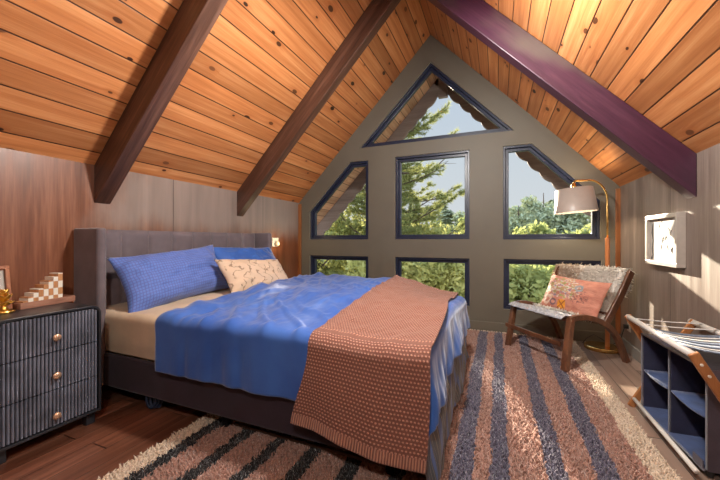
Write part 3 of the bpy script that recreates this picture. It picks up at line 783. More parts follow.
# frame band round the front
po = rounded(NY0, NY1, .07, NZ, .05); pi_ = rounded(NY0 + .012, NY1 - .012, .082, NZ - .012, .04)
n = len(po); mb = MB()
vs = [(x, a, b) for x in (NX - .03, NX + .004) for lp in (po, pi_) for a, b in lp]; fs = []
for i in range(n):
    j = (i + 1) % n
    fs += [(i, j, n + j, n + i), (2 * n + i, 3 * n + i, 3 * n + j, 2 * n + j), (i, 2 * n + i, 2 * n + j, j), (n + i, n + j, 3 * n + j, 3 * n + i)]
mb.add(vs, fs); mb.build('front_rim', M['drawer_black'], ns, bevel=.002)
zs = [.086, .275, .474, .669]
for k in range(3):
    z0, z1 = zs[k] + .003, zs[k + 1] - .003
    dr = MB()
    ya, yb = NY0 + .016, NY1 - .016; nf = 26; st = (yb - ya) / nf
    dr.box(NX - .034, ya, z0, NX - .010, yb, z1)
    d = dr.build('drawer', M['drawer_black'], ns)
    fl = MB()
    for i in range(nf):
        yc = ya + st * (i + .5); top = z1
        if k == 2:   # rounded top corners of the front
            e = max(0, .038 - min(yc - (NY0 + .012), NY1 - .012 - yc)); top = z1 - (.038 - math.sqrt(max(0, .038 ** 2 - e * e)))
        pts = [(NX - .012 + .011 * math.sin(t), yc - st * .36 * math.cos(t)) for t in [PI * j / 6 for j in range(7)]]
        fl.prism(pts, lambda a, b, z0=z0: (a, b, z0), lambda a, b, top=top: (a, b, top))
    fl.build('fluted_front', M['drawer_flute'], d)
    zc = [.143, .353, .552][k]
    kb = MB(); Rm = Matrix.Rotation(PI / 2, 3, 'Y')
    kb.lathe([(.006, 0), (.006, .014), (.016, .018), (.019, .024), (.016, .030), (.001, .032)], (NX - .004, .978, zc), 20, mat=Rm)
    kb.build('knob', M['knob'], d, smooth=True)
for fx, fy in ((-2.62, .78), (-2.62, 1.16), (-2.185, .78), (-2.185, 1.155)):
    MB().box(fx - .022, fy - .022, 0, fx + .022, fy + .022, .072).build('foot', M['drawer_black'], ns, bevel=.003)

# checkered stair-shaped wooden game on its tray
gm = thing('stair_game', (-2.42, 1.05, NZ), 'small tray with a staircase of white and tan checkered wooden blocks, on the nightstand', 'game')
e1 = Vector((-.045, .275, 0)).normalized(); e2 = Vector((-e1.y, e1.x, 0))
P0 = Vector((-2.362, .930, NZ))
def gp(a, b, z): return P0 + e1 * a + e2 * b + Vector((0, 0, z))
def gbox(mb, a0, a1, b0, b1, z0, z1, mi=0):
    c = gp((a0 + a1) / 2, (b0 + b1) / 2, (z0 + z1) / 2)
    mb.obox(c, e1 * (a1 - a0) / 2, e2 * (b1 - b0) / 2, Vector((0, 0, (z1 - z0) / 2)), mi)
tr = MB(); gbox(tr, 0, .275, 0, .11, 0, .012); gbox(tr, 0, .275, 0, .008, .012, .034); gbox(tr, 0, .275, .102, .11, .012, .034); gbox(tr, 0, .008, .008, .102, .012, .034); gbox(tr, .267, .275, .008, .102, .012, .034)
tr.build('tray', M['tray_wood'], gm, bevel=.002)
cw, chh = .0245, .040
for k in range(8):
    hgt = (.5 + .5 * k + .15) * chh; mb = MB(); z = .0125; r = 0
    while z < .0125 + hgt - .004:
        z1 = min(z + chh, .0125 + hgt)
        gbox(mb, .020 + k * cw, .020 + (k + 1) * cw - .001, .016, .016 + .070, z, z1, (r + k) % 2)
        z = z1; r += 1
    mb.build('step_column', [M['block_tan'], M['block_white']], gm)

# picture in a wooden frame and a gilded flower ornament
pf = thing('photo_frame', (-2.43, .82, NZ), 'wooden photo frame with a pale picture standing on the nightstand', 'photo frame')
def pfp(a, b, t): return Vector((-2.415 - .16 * b - .02 * a, .730 + a, NZ + .003 + b * .98)) + Vector((t, 0, t * .16))
def fbox(mb, a0, a1, b0, b1, t0, t1):
    vs = [pfp(a, b, t) for t in (t0, t1) for b in (b0, b1) for a in (a0, a1)]
    mb.add(vs, [(0, 2, 3, 1), (4, 5, 7, 6), (0, 1, 5, 4), (2, 6, 7, 3), (0, 4, 6, 2), (1, 3, 7, 5)])
mb = MB(); fbox(mb, 0, .185, 0, .018, 0, .018); fbox(mb, 0, .185, .218, .236, 0, .018); fbox(mb, 0, .018, .018, .218, 0, .018); fbox(mb, .167, .185, .018, .218, 0, .018); fbox(mb, .01, .175, .01, .226, -.004, 0)
mb.build('frame', M['frame_brown'], pf, bevel=.002)
mb = MB(); fbox(mb, .0185, .1665, .0185, .2175, .0005, .004); mb.build('picture', M['paper'], pf)
mb = MB(); mb.tube([pfp(.09, .20, -.003), (-2.53, .82, NZ + .004)], .006, 8); mb.build('stand', M['frame_brown'], pf)
orn = MB(); rr = random.Random(4)
orn.lathe([(.040, 0), (.044, .008), (.020, .016), (.012, .03), (.012, .04)], (-2.345, .858, NZ), 20)
for ring_k, (R, zc, cnt, tilt) in enumerate(((.034, .046, 6, .5), (.030, .075, 6, .9), (.017, .098, 5, 1.2))):
    for i in range(cnt):
        a = 2 * PI * i / cnt + ring_k * .4
        dirv = Vector((math.cos(a) * math.cos(tilt), math.sin(a) * math.cos(tilt), math.sin(tilt))); c = Vector((-2.345, .858, NZ + zc)) + Vector((math.cos(a), math.sin(a), 0)) * R * .55
        tang = Vector((-math.sin(a), math.cos(a), 0)); nrm = dirv.cross(tang)
        def pet(u, v, c=c, dirv=dirv, tang=tang, nrm=nrm):
            th, ph = 2 * PI * u, PI * (v - .5)
            return tuple(c + dirv * (.026 * math.sin(ph)) + tang * (.017 * math.cos(ph) * math.cos(th)) + nrm * (.006 * math.cos(ph) * math.sin(th)))
        orn.grid(pet, 10, 7, wrapu=True)
o = orn.build('gold_ornament', M['gold'], loc=(-2.345, .858, NZ), smooth=True, recalc=False)
tag(o, 'small gold flower ornament on the nightstand in front of the photo frame', 'ornament')

# wall light beyond the headboard
wl = thing('wall_light', (XL, 3.54, .95), 'tiny white wall light low on the left wall beyond the headboard', 'light')
MB().box(XL, 3.47, .975, XL + .012, 3.60, 1.09).build('back_plate', M['plate'], wl, bevel=.005)
t = NT('warm_frosted_glass'); M['warmglass'] = t.bsdf((.85, .72, .45), .3)
MB().lathe([(.012, 0), (.024, .008), (.027, .03), (.022, .05), (.012, .055)], (XL + .04, 3.535, .985), 16).build('glass_shade', M['warmglass'], wl, smooth=True)

# ------------------------------------------------------------------ rug
rug = thing('rug', (-.45, 2.2, 0), 'striped shag rug in rose, black and cream lying under the bed and chair', 'rug')
MB().box(RUG_X0, RUG_Y0, .001, RUG_X1, RUG_Y1, .012).build('rug_backing', M['rug'], rug)
def tufts(x, y, z, hgt, wid, lean, rng, seg=2):
    """bent three-sided tufts; arrays in, (verts, faces) out"""
    n = len(x); a = rng.uniform(0, 2 * PI, n); la = rng.uniform(0, 2 * PI, n)
    lx, ly = np.cos(la) * lean * hgt, np.sin(la) * lean * hgt
    vs = np.zeros((n, 7, 3))
    for k in range(3):
        aa = a + 2 * PI * k / 3
        vs[:, k] = np.stack([x + np.cos(aa) * wid, y + np.sin(aa) * wid, z], 1)
        vs[:, 3 + k] = np.stack([x + lx * .35 + np.cos(aa) * wid * .9, y + ly * .35 + np.sin(aa) * wid * .9, z + hgt * .65], 1)
    vs[:, 6] = np.stack([x + lx, y + ly, z + hgt], 1)
    f = []
    for k in range(3):
        k2 = (k + 1) % 3
        f += [(k, k2, 3 + k2), (k, 3 + k2, 3 + k), (3 + k, 3 + k2, 6)]
    fs = (np.arange(n)[:, None, None] * 7 + np.array(f)[None]).reshape(-1, 3)
    return vs.reshape(-1, 3), fs
def inside_vis(x, y): return ~((x > -2.3) & (x < -.42) & (y > 1.62))
sp = .0105
gx, gy = np.meshgrid(np.arange(RUG_X0 + .01, RUG_X1 - .01, sp), np.arange(RUG_Y0 + .01, RUG_Y1 - .01, sp))
gx = gx.ravel() + RNG.uniform(-.006, .006, gx.size); gy = gy.ravel() + RNG.uniform(-.006, .006, gy.size)
k = inside_vis(gx, gy); gx, gy = gx[k], gy[k]
hh = RNG.uniform(.018, .027, len(gx))
lowk = ((np.abs(gx + 1.42) < .04) | (np.abs(gx + .45) < .04)) & (np.abs(gy - 1.43) < .04)
hh[lowk] = .004
v, f = tufts(gx, gy, np.full(len(gx), .010), hh, RNG.uniform(.004, .0065, len(gx)), RNG.uniform(.2, 1.0, len(gx)), RNG)
o = bulk('pile', v, f, M['rug'], rug); o['kind'] = 'stuff'
# fringe at the far end
fr = MB(); rr = random.Random(3)
x = RUG_X0 + .02
M['fringe'] = simple('cream_fringe', (.58, .47, .36), .95, 0, .2, 20)
fringe = MB()
while x < RUG_X1 - .02:
    l = rr.uniform(.04, .075); a = rr.uniform(-.02, .02)
    fringe.tube([(x, RUG_Y1 - .01, .014), (x + a * .5, RUG_Y1 + l * .5, .022), (x + a, RUG_Y1 + l * 1.0, .010)], [.007, .008, .004], 5)
    x += rr.uniform(.014, .022)
o = fringe.build('fringe', M['fringe'], rug, smooth=True); o['kind'] = 'stuff'

# ------------------------------------------------------------------ lounge chair
FRt, FLt = V3(.555, 3.185, .41), V3(.155, 3.720, .41)
wv = (FRt - FLt).normalized(); dv = V3(-wv.y, wv.x, 0)
if dv.x < 0: dv = -dv
W_ = (FRt - FLt).length
def cp(s, t, z): return FLt + wv * (s * W_) + dv * t + Vector((0, 0, z - .41))
ch = thing('lounge_chair', tuple(cp(.5, .28, 0)), 'low walnut lounge chair with a grey woven strap seat near the right corner', 'chair')
RUGZ = .030
def bar(pts, w, h, name, mat=M['walnut'], up=None, parent=ch):
    """rounded rectangular bar along a path; w across, h along up"""
    mb = MB(); mb.tube(pts, 1, 4, flat=(h * .7071, w * .7071), up=up); return mb.build(name, mat, parent, bevel=.006)
bar([FRt + V3(0, 0, .005), (.485, 3.025, .018)], .026 * 2, .022 * 2, 'front_leg', up=tuple(dv))
bar([FLt + V3(0, 0, .0), (.090, 3.565, .018)], .024 * 2, .022 * 2, 'front_leg', up=tuple(dv))
ts = [(-.02, .415), (.06, .428), (.14, .426), (.22, .410), (.30, .382), (.38, .340), (.45, .280), (.50, .210), (.54, .130), (.575, .0)]
bar([cp(1, t, z - .012) if z > 0 else V3(1.028, 3.53, 0.0) for t, z in ts], .042, .046, 'rear_leg', up=(0, 0, 1))
bar([cp(0, t * .94, z - .012) + wv * (.05 * t) if z > 0 else V3(.618, 4.02, 0.0) for t, z in ts], .042, .046, 'rear_leg', up=(0, 0, 1))
bar([cp(0, -.10, .205) + wv * .0, cp(1, -.10, .205)], .022, .040, 'stretcher', up=(0, 0, 1))
bar([cp(.02, .0, .395), cp(.98, .0, .395)], .035, .035, 'front_rail', up=(0, 0, 1))
bar([cp(.03, .40, .335), cp(.97, .40, .335)], .032, .035, 'seat_rail', up=(0, 0, 1))
BRt, BLt = V3(1.075, 3.575, .785), V3(.60, 3.965, .785)
Rb, Lb = cp(1, .365, .345), cp(.02, .345, .345)
bar([Rb, Rb.lerp(BRt, .5) + dv * .012, BRt], .026, .062, 'back_post', up=tuple(dv))
bar([Lb, Lb.lerp(BLt, .5) + dv * .012, BLt], .026, .062, 'back_post', up=tuple(dv))
bar([BLt - V3(0, 0, .03), BRt - V3(0, 0, .03)], .024, .05, 'top_rail', up=(0, 0, 1))
bar([Lb.lerp(BLt, .15), Rb.lerp(BRt, .15)], .024, .05, 'back_rail', up=(0, 0, 1))
# woven seat: straps interlaced over and under
def seatz(t): return .432 - .030 * smoothstep(-.05, .15, t) - .065 * smoothstep(.1, .42, t) - .03 * smoothstep(-.04, -.10, t)
ws = MB(); na, nb = 13, 11
def seatp(s, t, dz): return cp(s, t, seatz(t) + dz)
T0, T1 = -.085, .40
for i in range(na):      # front to back
    s0 = .02 + .96 * i / na; s1 = s0 + .96 / na * .90
    def fn(u, v, s0=s0, s1=s1, i=i):
        t = T0 + (T1 - T0) * v; ph = v * nb
        return tuple(seatp(s0 + (s1 - s0) * u, t, .0028 * math.cos(PI * (ph - .5)) * (1 if i % 2 else -1)))
    ws.grid(fn, 3, nb * 4 + 1)
for j in range(nb):
    t0 = T0 + (T1 - T0) * j / nb; t1 = t0 + (T1 - T0) / nb * .90
    def fn(u, v, t0=t0, t1=t1, j=j):
        s = .02 + .96 * v; ph = v * na
        return tuple(seatp(s, t0 + (t1 - t0) * u, -.0028 * math.cos(PI * (ph - .5)) * (1 if j % 2 else -1)))
    ws.grid(fn, 3, na * 4 + 1)
ws.build('woven_seat', M['strap'], ch, smooth=True, solid=.003)
wb = MB()
def backp(s, k, off=0): 
    a = Lb.lerp(Rb, s); b_ = BLt.lerp(BRt, s); p = a.lerp(b_, k); return p + dv * (.035 * math.sin(PI * k) + off)
for i in range(10):
    k0 = .12 + .84 * i / 10
    wb.grid(lambda u, v, k0=k0: tuple(backp(.02 + .96 * v, k0 + .072 * u, .003 * math.cos(v * 13 * PI) * (1 if i % 2 else -1))), 3, 30)
wb.build('woven_back', M['strap'], ch, smooth=True, solid=.003)

# sheepskin over the chair back
def tufts_n(P, Nn, hgt, wid, droop, rng):
    n = len(P)
    r = rng.normal(size=(n, 3)); t1 = np.cross(Nn, r); t1 /= np.linalg.norm(t1, axis=1)[:, None] + 1e-9; t2 = np.cross(Nn, t1)
    D1 = Nn * .55 + droop * 1.3; D1 /= np.linalg.norm(D1, axis=1)[:, None]
    D2 = Nn * .12 + droop * 1.9 + r * .3; D2 /= np.linalg.norm(D2, axis=1)[:, None]
    vs = np.zeros((n, 7, 3)); h = hgt[:, None]; w_ = wid[:, None]
    mid = P + D1 * h * .5
    for k in range(3):
        off = t1 * math.cos(2 * PI * k / 3) + t2 * math.sin(2 * PI * k / 3)
        vs[:, k] = P + off * w_; vs[:, 3 + k] = mid + off * w_ * .7
    vs[:, 6] = mid + D2 * h * .5
    f = []
    for k in range(3):
        k2 = (k + 1) % 3
        f += [(k, k2, 3 + k2), (k, 3 + k2, 3 + k), (3 + k, 3 + k2, 6)]
    fs = (np.arange(n)[:, None, None] * 7 + np.array(f)[None]).reshape(-1, 3)
    return vs.reshape(-1, 3), fs
sk = thing('sheepskin', tuple(backp(.5, .5)), 'shaggy cream sheepskin draped over the back of the lounge chair', 'sheepskin')
def skin(u, v):
    """u across, v from the seat, up the front, over the top and down behind"""
    s = -.04 + 1.0 * u + .02 * math.sin(v * 9)
    if v < .28:
        k = v / .28; t = .20 + (.335 - .20) * k; p = cp(s, t, seatz(t) + .014); q = backp(s, .16, -.025)
        m = smoothstep(.6, 1, k); return p.lerp(q, m)
    if v < .66:
        k = .16 + (v - .28) / .38 * .80; return backp(s, k, -.025)
    if v < .78:
        a = (v - .66) / .12 * PI; c = backp(s, .96, .010)
        return c + dv * (-.035 * math.cos(a)) + Vector((0, 0, .042 * math.sin(a)))
    k = .96 - (v - .78) / .22 * .45; return backp(s, k, .045)
sm = MB(); sm.grid(lambda u, v: tuple(skin(u, v)), 26, 60)
o = sm.build('hide', M['fur'], sk, smooth=True, recalc=False)
us, vs_ = RNG.uniform(0, 1, 9000), RNG.uniform(0, 1, 9000)
P = np.array([skin(a, b) for a, b in zip(us, vs_)]); e = 1e-3
Pu = np.array([skin(min(a + e, 1.01), b) for a, b in zip(us, vs_)]); Pv = np.array([skin(a, min(b + e, 1)) for a, b in zip(us, vs_)])
Nn = np.cross(Pv - P, Pu - P); ln = np.linalg.norm(Nn, axis=1)[:, None]; Nn = Nn / (ln + 1e-12)
front = np.array(-dv)
sgn = np.where((vs_ < .66), np.sign(Nn @ (front + np.array([0, 0, .6]))), np.where(vs_ > .78, np.sign(Nn @ -front), np.sign(Nn[:, 2])))
Nn = Nn * sgn[:, None]
ok = (ln[:, 0] > 1e-9)
droop = np.zeros_like(P); droop[:, 2] = -.45; droop += RNG.normal(size=P.shape) * .25
edge = np.minimum(us, 1 - us)
droop += (np.array(wv)[None] * np.where(us > .93, .9, np.where(us < .07, -.9, 0))[:, None])
tanm = (us + RNG.normal(size=us.size) * .05 < .40) & (vs_ > .30)
for nm, mk, mt in (('wool', ~tanm & ok, M['fur']), ('tan_wool', tanm & ok, M['fur_tan'])):
    vv, ff = tufts_n(P[mk], Nn[mk], RNG.uniform(.024, .044, mk.sum()), RNG.uniform(.0035, .006, mk.sum()), droop[mk], RNG)
    o = bulk(nm, vv, ff, mt, sk); o['kind'] = 'stuff'

cu_u = (wv + V3(0, 0, -.02)).normalized()
cu_v = (backp(.5, 1) - backp(.5, 0)).normalized(); cu_v = (cu_v + V3(0, 0, .1)).normalized()
cu_n = cu_u.cross(cu_v); cu_n = cu_n if cu_n.dot(-dv) > 0 else -cu_n
pillow('cushion', 'salmon cushion embroidered with coloured motifs on the lounge chair seat', 'cushion', M['cushion'], tuple(backp(.50, .42, -.135)), cu_u, cu_v, cu_n, .64, .37, .13, 3.3, uvscale=(1, 1))

# ------------------------------------------------------------------ arc floor lamp
LX, LY = .972, 3.85
lamp = thing('floor_lamp', (.93, 3.865, 0), 'brass arc floor lamp with taupe drum shade behind the lounge chair', 'lamp')
MB().lathe([(.138, 0), (.145, .006), (.145, .030), (.138, .036), (.01, .036)], (.93, 3.865, 0), 48).build('base', M['brass'], lamp, bevel=.002)
MB().tube([(LX, LY, .036), (LX, LY, 1.08)], .019, 16).build('wooden_grip', M['copper_wood'], lamp, smooth=False)
adir = V3(-.30, -.07, 0); al = adir.length; ad = adir / al
pts = [(LX, LY, 1.08), (LX, LY, 1.30)]
Rr = .165
for k in range(0, 19):
    a = PI * k / 18 * .5
    pts.append(tuple(V3(LX, LY, 1.445) + ad * (Rr * (1 - math.cos(a))) + V3(0, 0, .195 * math.sin(a))))
pts += [tuple(V3(LX, LY, 1.640) + ad * (Rr + .05)), tuple(V3(LX, LY, 1.640) + ad * (Rr + .10))]
for k in range(1, 9):
    a = PI / 2 * k / 8
    pts.append(tuple(V3(LX, LY, 1.640) + ad * (Rr + .10 + .035 * math.sin(a)) + V3(0, 0, -.035 * (1 - math.cos(a)))))
MB().tube(pts, .0085, 10).build('arc_pole', M['brass'], lamp, smooth=True)
end = Vector(pts[-1])
MB().lathe([(.006, .03), (.020, .028), (.022, -.02), (.022, -.045), (.03, -.05)], tuple(end - V3(0, 0, .02)), 20).build('socket', M['brass'], lamp, smooth=True)
tilt = Matrix.Rotation(math.radians(-4), 3, 'Y')
sc_ = V3(end.x + .012, end.y, 1.445)
mb = MB(); mb.lathe([(.183, -.115), (.156, .115), (.150, .112), (.177, -.112), (.183, -.115)], tuple(sc_), 48, mat=tilt, cap=False)
mb.build('lamp_shade', M['shade'], lamp, smooth=True)
mb = MB(); tp = sc_ + tilt @ V3(0, 0, .108)
for k in range(3):
    a = 2 * PI * k / 3; mb.tube([tuple(tp), tuple(tp + tilt @ V3(.152 * math.cos(a), .152 * math.sin(a), 0))], .003, 6)
mb.lathe([(.024, -.02), (.024, .03), (.006, .05)], tuple(tp), 16); mb.build('shade_spider', M['brass'], lamp)
cd = MB(); cd.tube([(.84, 3.93, .015), (.80, 3.99, .012), (.84, 4.03, .05), (.90, 4.02, .10), (.97, 4.00, .06), (1.03, 3.98, .012), (1.09, 3.92, .08), (1.105, 3.86, .22)], .004, 6); cd.build('power_cord', M['black_plastic'], lamp, smooth=True)

ol = thing('wall_outlet', (XR, 3.83, .2), 'wall outlet with a black plug low on the right wall behind the chair', 'outlet')
MB().box(XR - .008, 3.80, .20, XR, 3.875, .32).build('cover_plate', M['plate'], ol, bevel=.003)
MB().box(XR - .045, 3.825, .225, XR - .008, 3.855, .262).build('plug', M['black_plastic'], ol, bevel=.004)

# ------------------------------------------------------------------ framed drawing
FX = 1.09; fy0, fy1, fz0, fz1 = 2.825, 3.330, .875, 1.245
ar = thing('framed_drawing', (XR, 3.08, fz0), 'framed pale drawing of dark twigs hanging on the right wall', 'picture')
mb = MB(); b_ = .028
for (a0, a1, c0, c1) in ((fy0, fy1, fz0, fz0 + b_), (fy0, fy1, fz1 - b_, fz1), (fy0, fy0 + b_, fz0 + b_, fz1 - b_), (fy1 - b_, fy1, fz0 + b_, fz1 - b_)):
    mb.box(FX, a0, c0, XR - .001, a1, c1)
mb.build('frame', M['silver'], ar, bevel=.002)
MB().box(FX + .022, fy0 + b_, fz0 + b_, XR - .002, fy1 - b_, fz1 - b_).build('mat_board', M['paper'], ar)
rr = random.Random(12)
def stroke(dw, y, z, pts, r):
    dw.tube([(FX + .0215, y + a, z + c) for a, c in pts], r, 5)
dw = MB()
stroke(dw, 3.245, .915, [(.012, 0), (0, .03), (.008, .08), (-.004, .14), (.010, .20), (.0, .27)], [.010, .004, .0045, .003, .0055, .002])
dw.build('drawn_stem', M['ink'], ar)
for y, z, n in ((3.08, 1.02, 4), (3.0, 1.10, 5), (3.12, 1.15, 3), (2.97, .99, 3)):
    for i in range(n):
        a = rr.uniform(.7, 2.2); l = rr.uniform(.02, .055); oy, oz = rr.uniform(-.04, .04), rr.uniform(-.05, .05)
        dw = MB(); stroke(dw, y + oy, z + oz, [(0, 0), (l * math.cos(a) * .5 + .004, l * math.sin(a) * .5), (l * math.cos(a), l * math.sin(a))], [.0008, .0026, .0008])
        dw.build('drawn_leaf', M['ink'], ar)

# ------------------------------------------------------------------ folding rack and fabric cubby organizer
RZ = .565
rk = thing('folding_rack', (.93, 2.23, 0), 'folding wooden rack with straps across its top by the right wall', 'rack')
RFX, RBX = .775, 1.085
RY0, RY1 = 1.865, 2.615
MB().tube([(RFX, RY0 - .0, RZ), (RFX, RY1 + .02, RZ)], .016, 14).build('top_rod', M['white'], rk, smooth=True)
MB().tube([(RBX, RY0, RZ), (RBX, RY1 + .02, RZ)], .016, 14).build('top_rod', M['white'], rk, smooth=True)
def plank(p, q, mat, name, yy):
    p, q = Vector(p), Vector(q); d_ = (q - p).normalized(); nn = V3(-d_.z, 0, d_.x)
    mb = MB(); mb.obox((p + q) / 2, d_ * ((q - p).length / 2 + .012), nn * .020, V3(0, .0085, 0)); return mb.build(name, mat, rk, bevel=.005)
l1 = plank((RFX, RY0 - .012, RZ), (RBX, RY0 - .012, .012), M['tan_wood'], 'leg', 0)
plank((RBX, RY0 + .010, RZ), (.915, RY0 + .010, .012), M['tan_wood'], 'leg', 0)
plank((RFX, RY1 + .012, RZ), (RBX, RY1 + .012, .012), M['tan_wood'], 'leg', 0)
plank((RBX, RY1 - .010, RZ), (RFX + .01, RY1 - .010, .012), M['tan_wood'], 'leg', 0)
for k in (.06, .14):
    c = Vector((RFX, RY0 - .022, RZ)).lerp(Vector((RBX, RY0 - .022, .012)), k)
    MB().lathe([(.006, 0), (.006, .004), (.001, .005)], tuple(c), 12, mat=Matrix.Rotation(PI / 2, 3, 'X')).build('rivet', M['white'], l1)
def strap(y, w, sag, mat, r=.0165):
    mb = MB()
    def fn(u, v):
        x = RFX + (RBX - RFX) * v; z = RZ + r - sag * 4 * v * (1 - v) * .5
        return (x, y + w * (u - .5), z)
    mb.grid(fn, 3, 13); return mb.build('strap', mat, rk, smooth=True, solid=.003)
strap(2.50, .016, .010, M['strap_white']); strap(2.36, .016, .012, M['strap_white'])
yy = 2.26
for k, (w_, mt) in enumerate([(.045, 'strap_navy'), (.02, 'strap_white'), (.05, 'strap_navy'), (.022, 'strap_white'), (.045, 'strap_navy'), (.03, 'strap_white'), (.05, 'strap_navy'), (.022, 'strap_white'), (.04, 'strap_navy')]):
    strap(yy - w_ / 2, w_ * .92, .03 + .006 * (k % 3), M[mt]); yy -= w_
MB().tube([(RFX + .02, RY0 + .02, .055), (RFX + .02, RY1 - .02, .055)], .011, 12).build('lower_rod', M['white'], rk, smooth=True)

og = thing('fabric_organizer', (.96, 2.24, 0), 'navy fabric organizer with four open cubbies under the strapped rack', 'organizer')
ex_ = Vector((.036, -.59, 0)).normalized(); ey_ = Vector((-ex_.y, ex_.x, 0))
if ey_.x < 0: ey_ = -ey_
O0 = Vector((.822, 2.545, .03)); OL, OD, OH = .60, .235, .455
def op(a, b, z): return O0 + ex_ * a + ey_ * b + Vector((0, 0, z))
def obx(mb, a0, a1, b0, b1, z0, z1, mi=0):
    mb.obox(op((a0 + a1) / 2, (b0 + b1) / 2, (z0 + z1) / 2), ex_ * (a1 - a0) / 2, ey_ * (b1 - b0) / 2, Vector((0, 0, (z1 - z0) / 2)), mi)
mb = MB(); obx(mb, 0, OL, OD - .012, OD, 0, OH); obx(mb, 0, .010, 0, OD - .012, .0, OH); obx(mb, .01, OL - .010, 0, OD - .012, OH - .012, OH)
mb.build('body', M['navy'], og, bevel=.003)
mb = MB(); obx(mb, OL - .010, OL, 0, OD - .012, 0, OH); mb.build('end_panel', M['plum_cloth'], og, bevel=.003)
mb = MB(); obx(mb, .010, OL - .010, -.01, OD - .012, 0, .014); mb.build('bottom_panel', M['navy_lit'], og, bevel=.003)
mb = MB(); obx(mb, OL * .5 - .005, OL * .5 + .005, .002, OD - .012, .014, OH - .012); mb.build('divider', M['navy'], og)
for a0, a1 in ((.010, OL * .5 - .005), (OL * .5 + .005, OL - .010)):
    mb = MB()
    def fn(u, v, a0=a0, a1=a1): return tuple(op(a0 + (a1 - a0) * u, .002 + (OD - .016) * v, .235 - .014 * 4 * u * (1 - u)))
    mb.grid(fn, 9, 5); mb.build('shelf', M['navy_lit'], og, smooth=True, solid=.008)
mb = MB()
for a in (.0, OL * .5, OL): mb.tube([tuple(op(a, -.004, .01)), tuple(op(a, -.004, OH))], .004, 6)
mb.tube([tuple(op(0, -.004, OH)), tuple(op(OL, -.004, OH))], .005, 6); mb.tube([tuple(op(0, -.012, .006)), tuple(op(OL, -.012, .006))], .005, 6)
mb.build('piping', M['piping'], og)
mb = MB(); obx(mb, OL - .075, OL - .004, -.016, -.011, .0, .045); mb.build('corner_patch', M['plum_cloth'], og)
for a, b in ((.02, .02), (OL - .02, .02), (.02, OD - .02), (OL - .02, OD - .02)):
    mb = MB(); mb.tube([tuple(op(a, b, 0)), tuple(op(a, b, -.03))], .012, 10); mb.build('foot', M['black_plastic'], og)

# ------------------------------------------------------------------ outdoors
GZ = -3.2
def hz(x, y): return GZ + .035 * max(0, y - 6) * 0 + .5 * fbm(x * .08, y * .08, 1)
mb = MB(); mb.grid(lambda u, v: (-40 + 80 * u, 5.2 + 50 * v, GZ + .4 * fbm(u * 7, v * 6, 1) * smoothstep(0, .1, v) - 2.5 * smoothstep(.1, .5, v)), 40, 30)
o = mb.build('ground_terrain', M['ground'], loc=(0, 5, GZ), smooth=True); struct(o)
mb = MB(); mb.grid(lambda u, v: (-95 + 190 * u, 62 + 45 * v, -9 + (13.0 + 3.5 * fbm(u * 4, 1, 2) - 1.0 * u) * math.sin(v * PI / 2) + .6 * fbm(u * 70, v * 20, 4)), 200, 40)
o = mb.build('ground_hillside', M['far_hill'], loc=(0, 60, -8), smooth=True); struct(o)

def lets_sun(c, rng):
    """thin gaps in the crowns where the low sun comes through"""
    xw = c[0] + .28 * (c[1] - D); zw = c[2] - .275 * (c[1] - D)
    if .02 < xw < 1.0 and 1.0 < zw < 2.15: return True
    return (-.62 < xw < -.24 and .20 < zw < .92 and rng.random() < .97) or (.42 < xw < .78 and .2 < zw < .62)
def needle_clump(C_, Dr, n, ln, wd, rng):
    """needles round clump axes; C_ (m,3) bases, Dr (m,3) directions"""
    m = len(C_); c = np.repeat(C_, n, 0); d = np.repeat(Dr, n, 0)
    r = rng.normal(size=c.shape); r /= np.linalg.norm(r, axis=1)[:, None]
    nd = d * .75 + r * .85; nd /= np.linalg.norm(nd, axis=1)[:, None]
    st = c + d * rng.uniform(-.06, .10, (len(c), 1))
    L = ln * rng.uniform(.6, 1.1, (len(c), 1)); sd = np.cross(nd, rng.normal(size=c.shape)); sd /= np.linalg.norm(sd, axis=1)[:, None] + 1e-9
    vs = np.stack([st - sd * wd, st + sd * wd, st + nd * L], 1).reshape(-1, 3)
    return vs, np.arange(len(vs)).reshape(-1, 3)

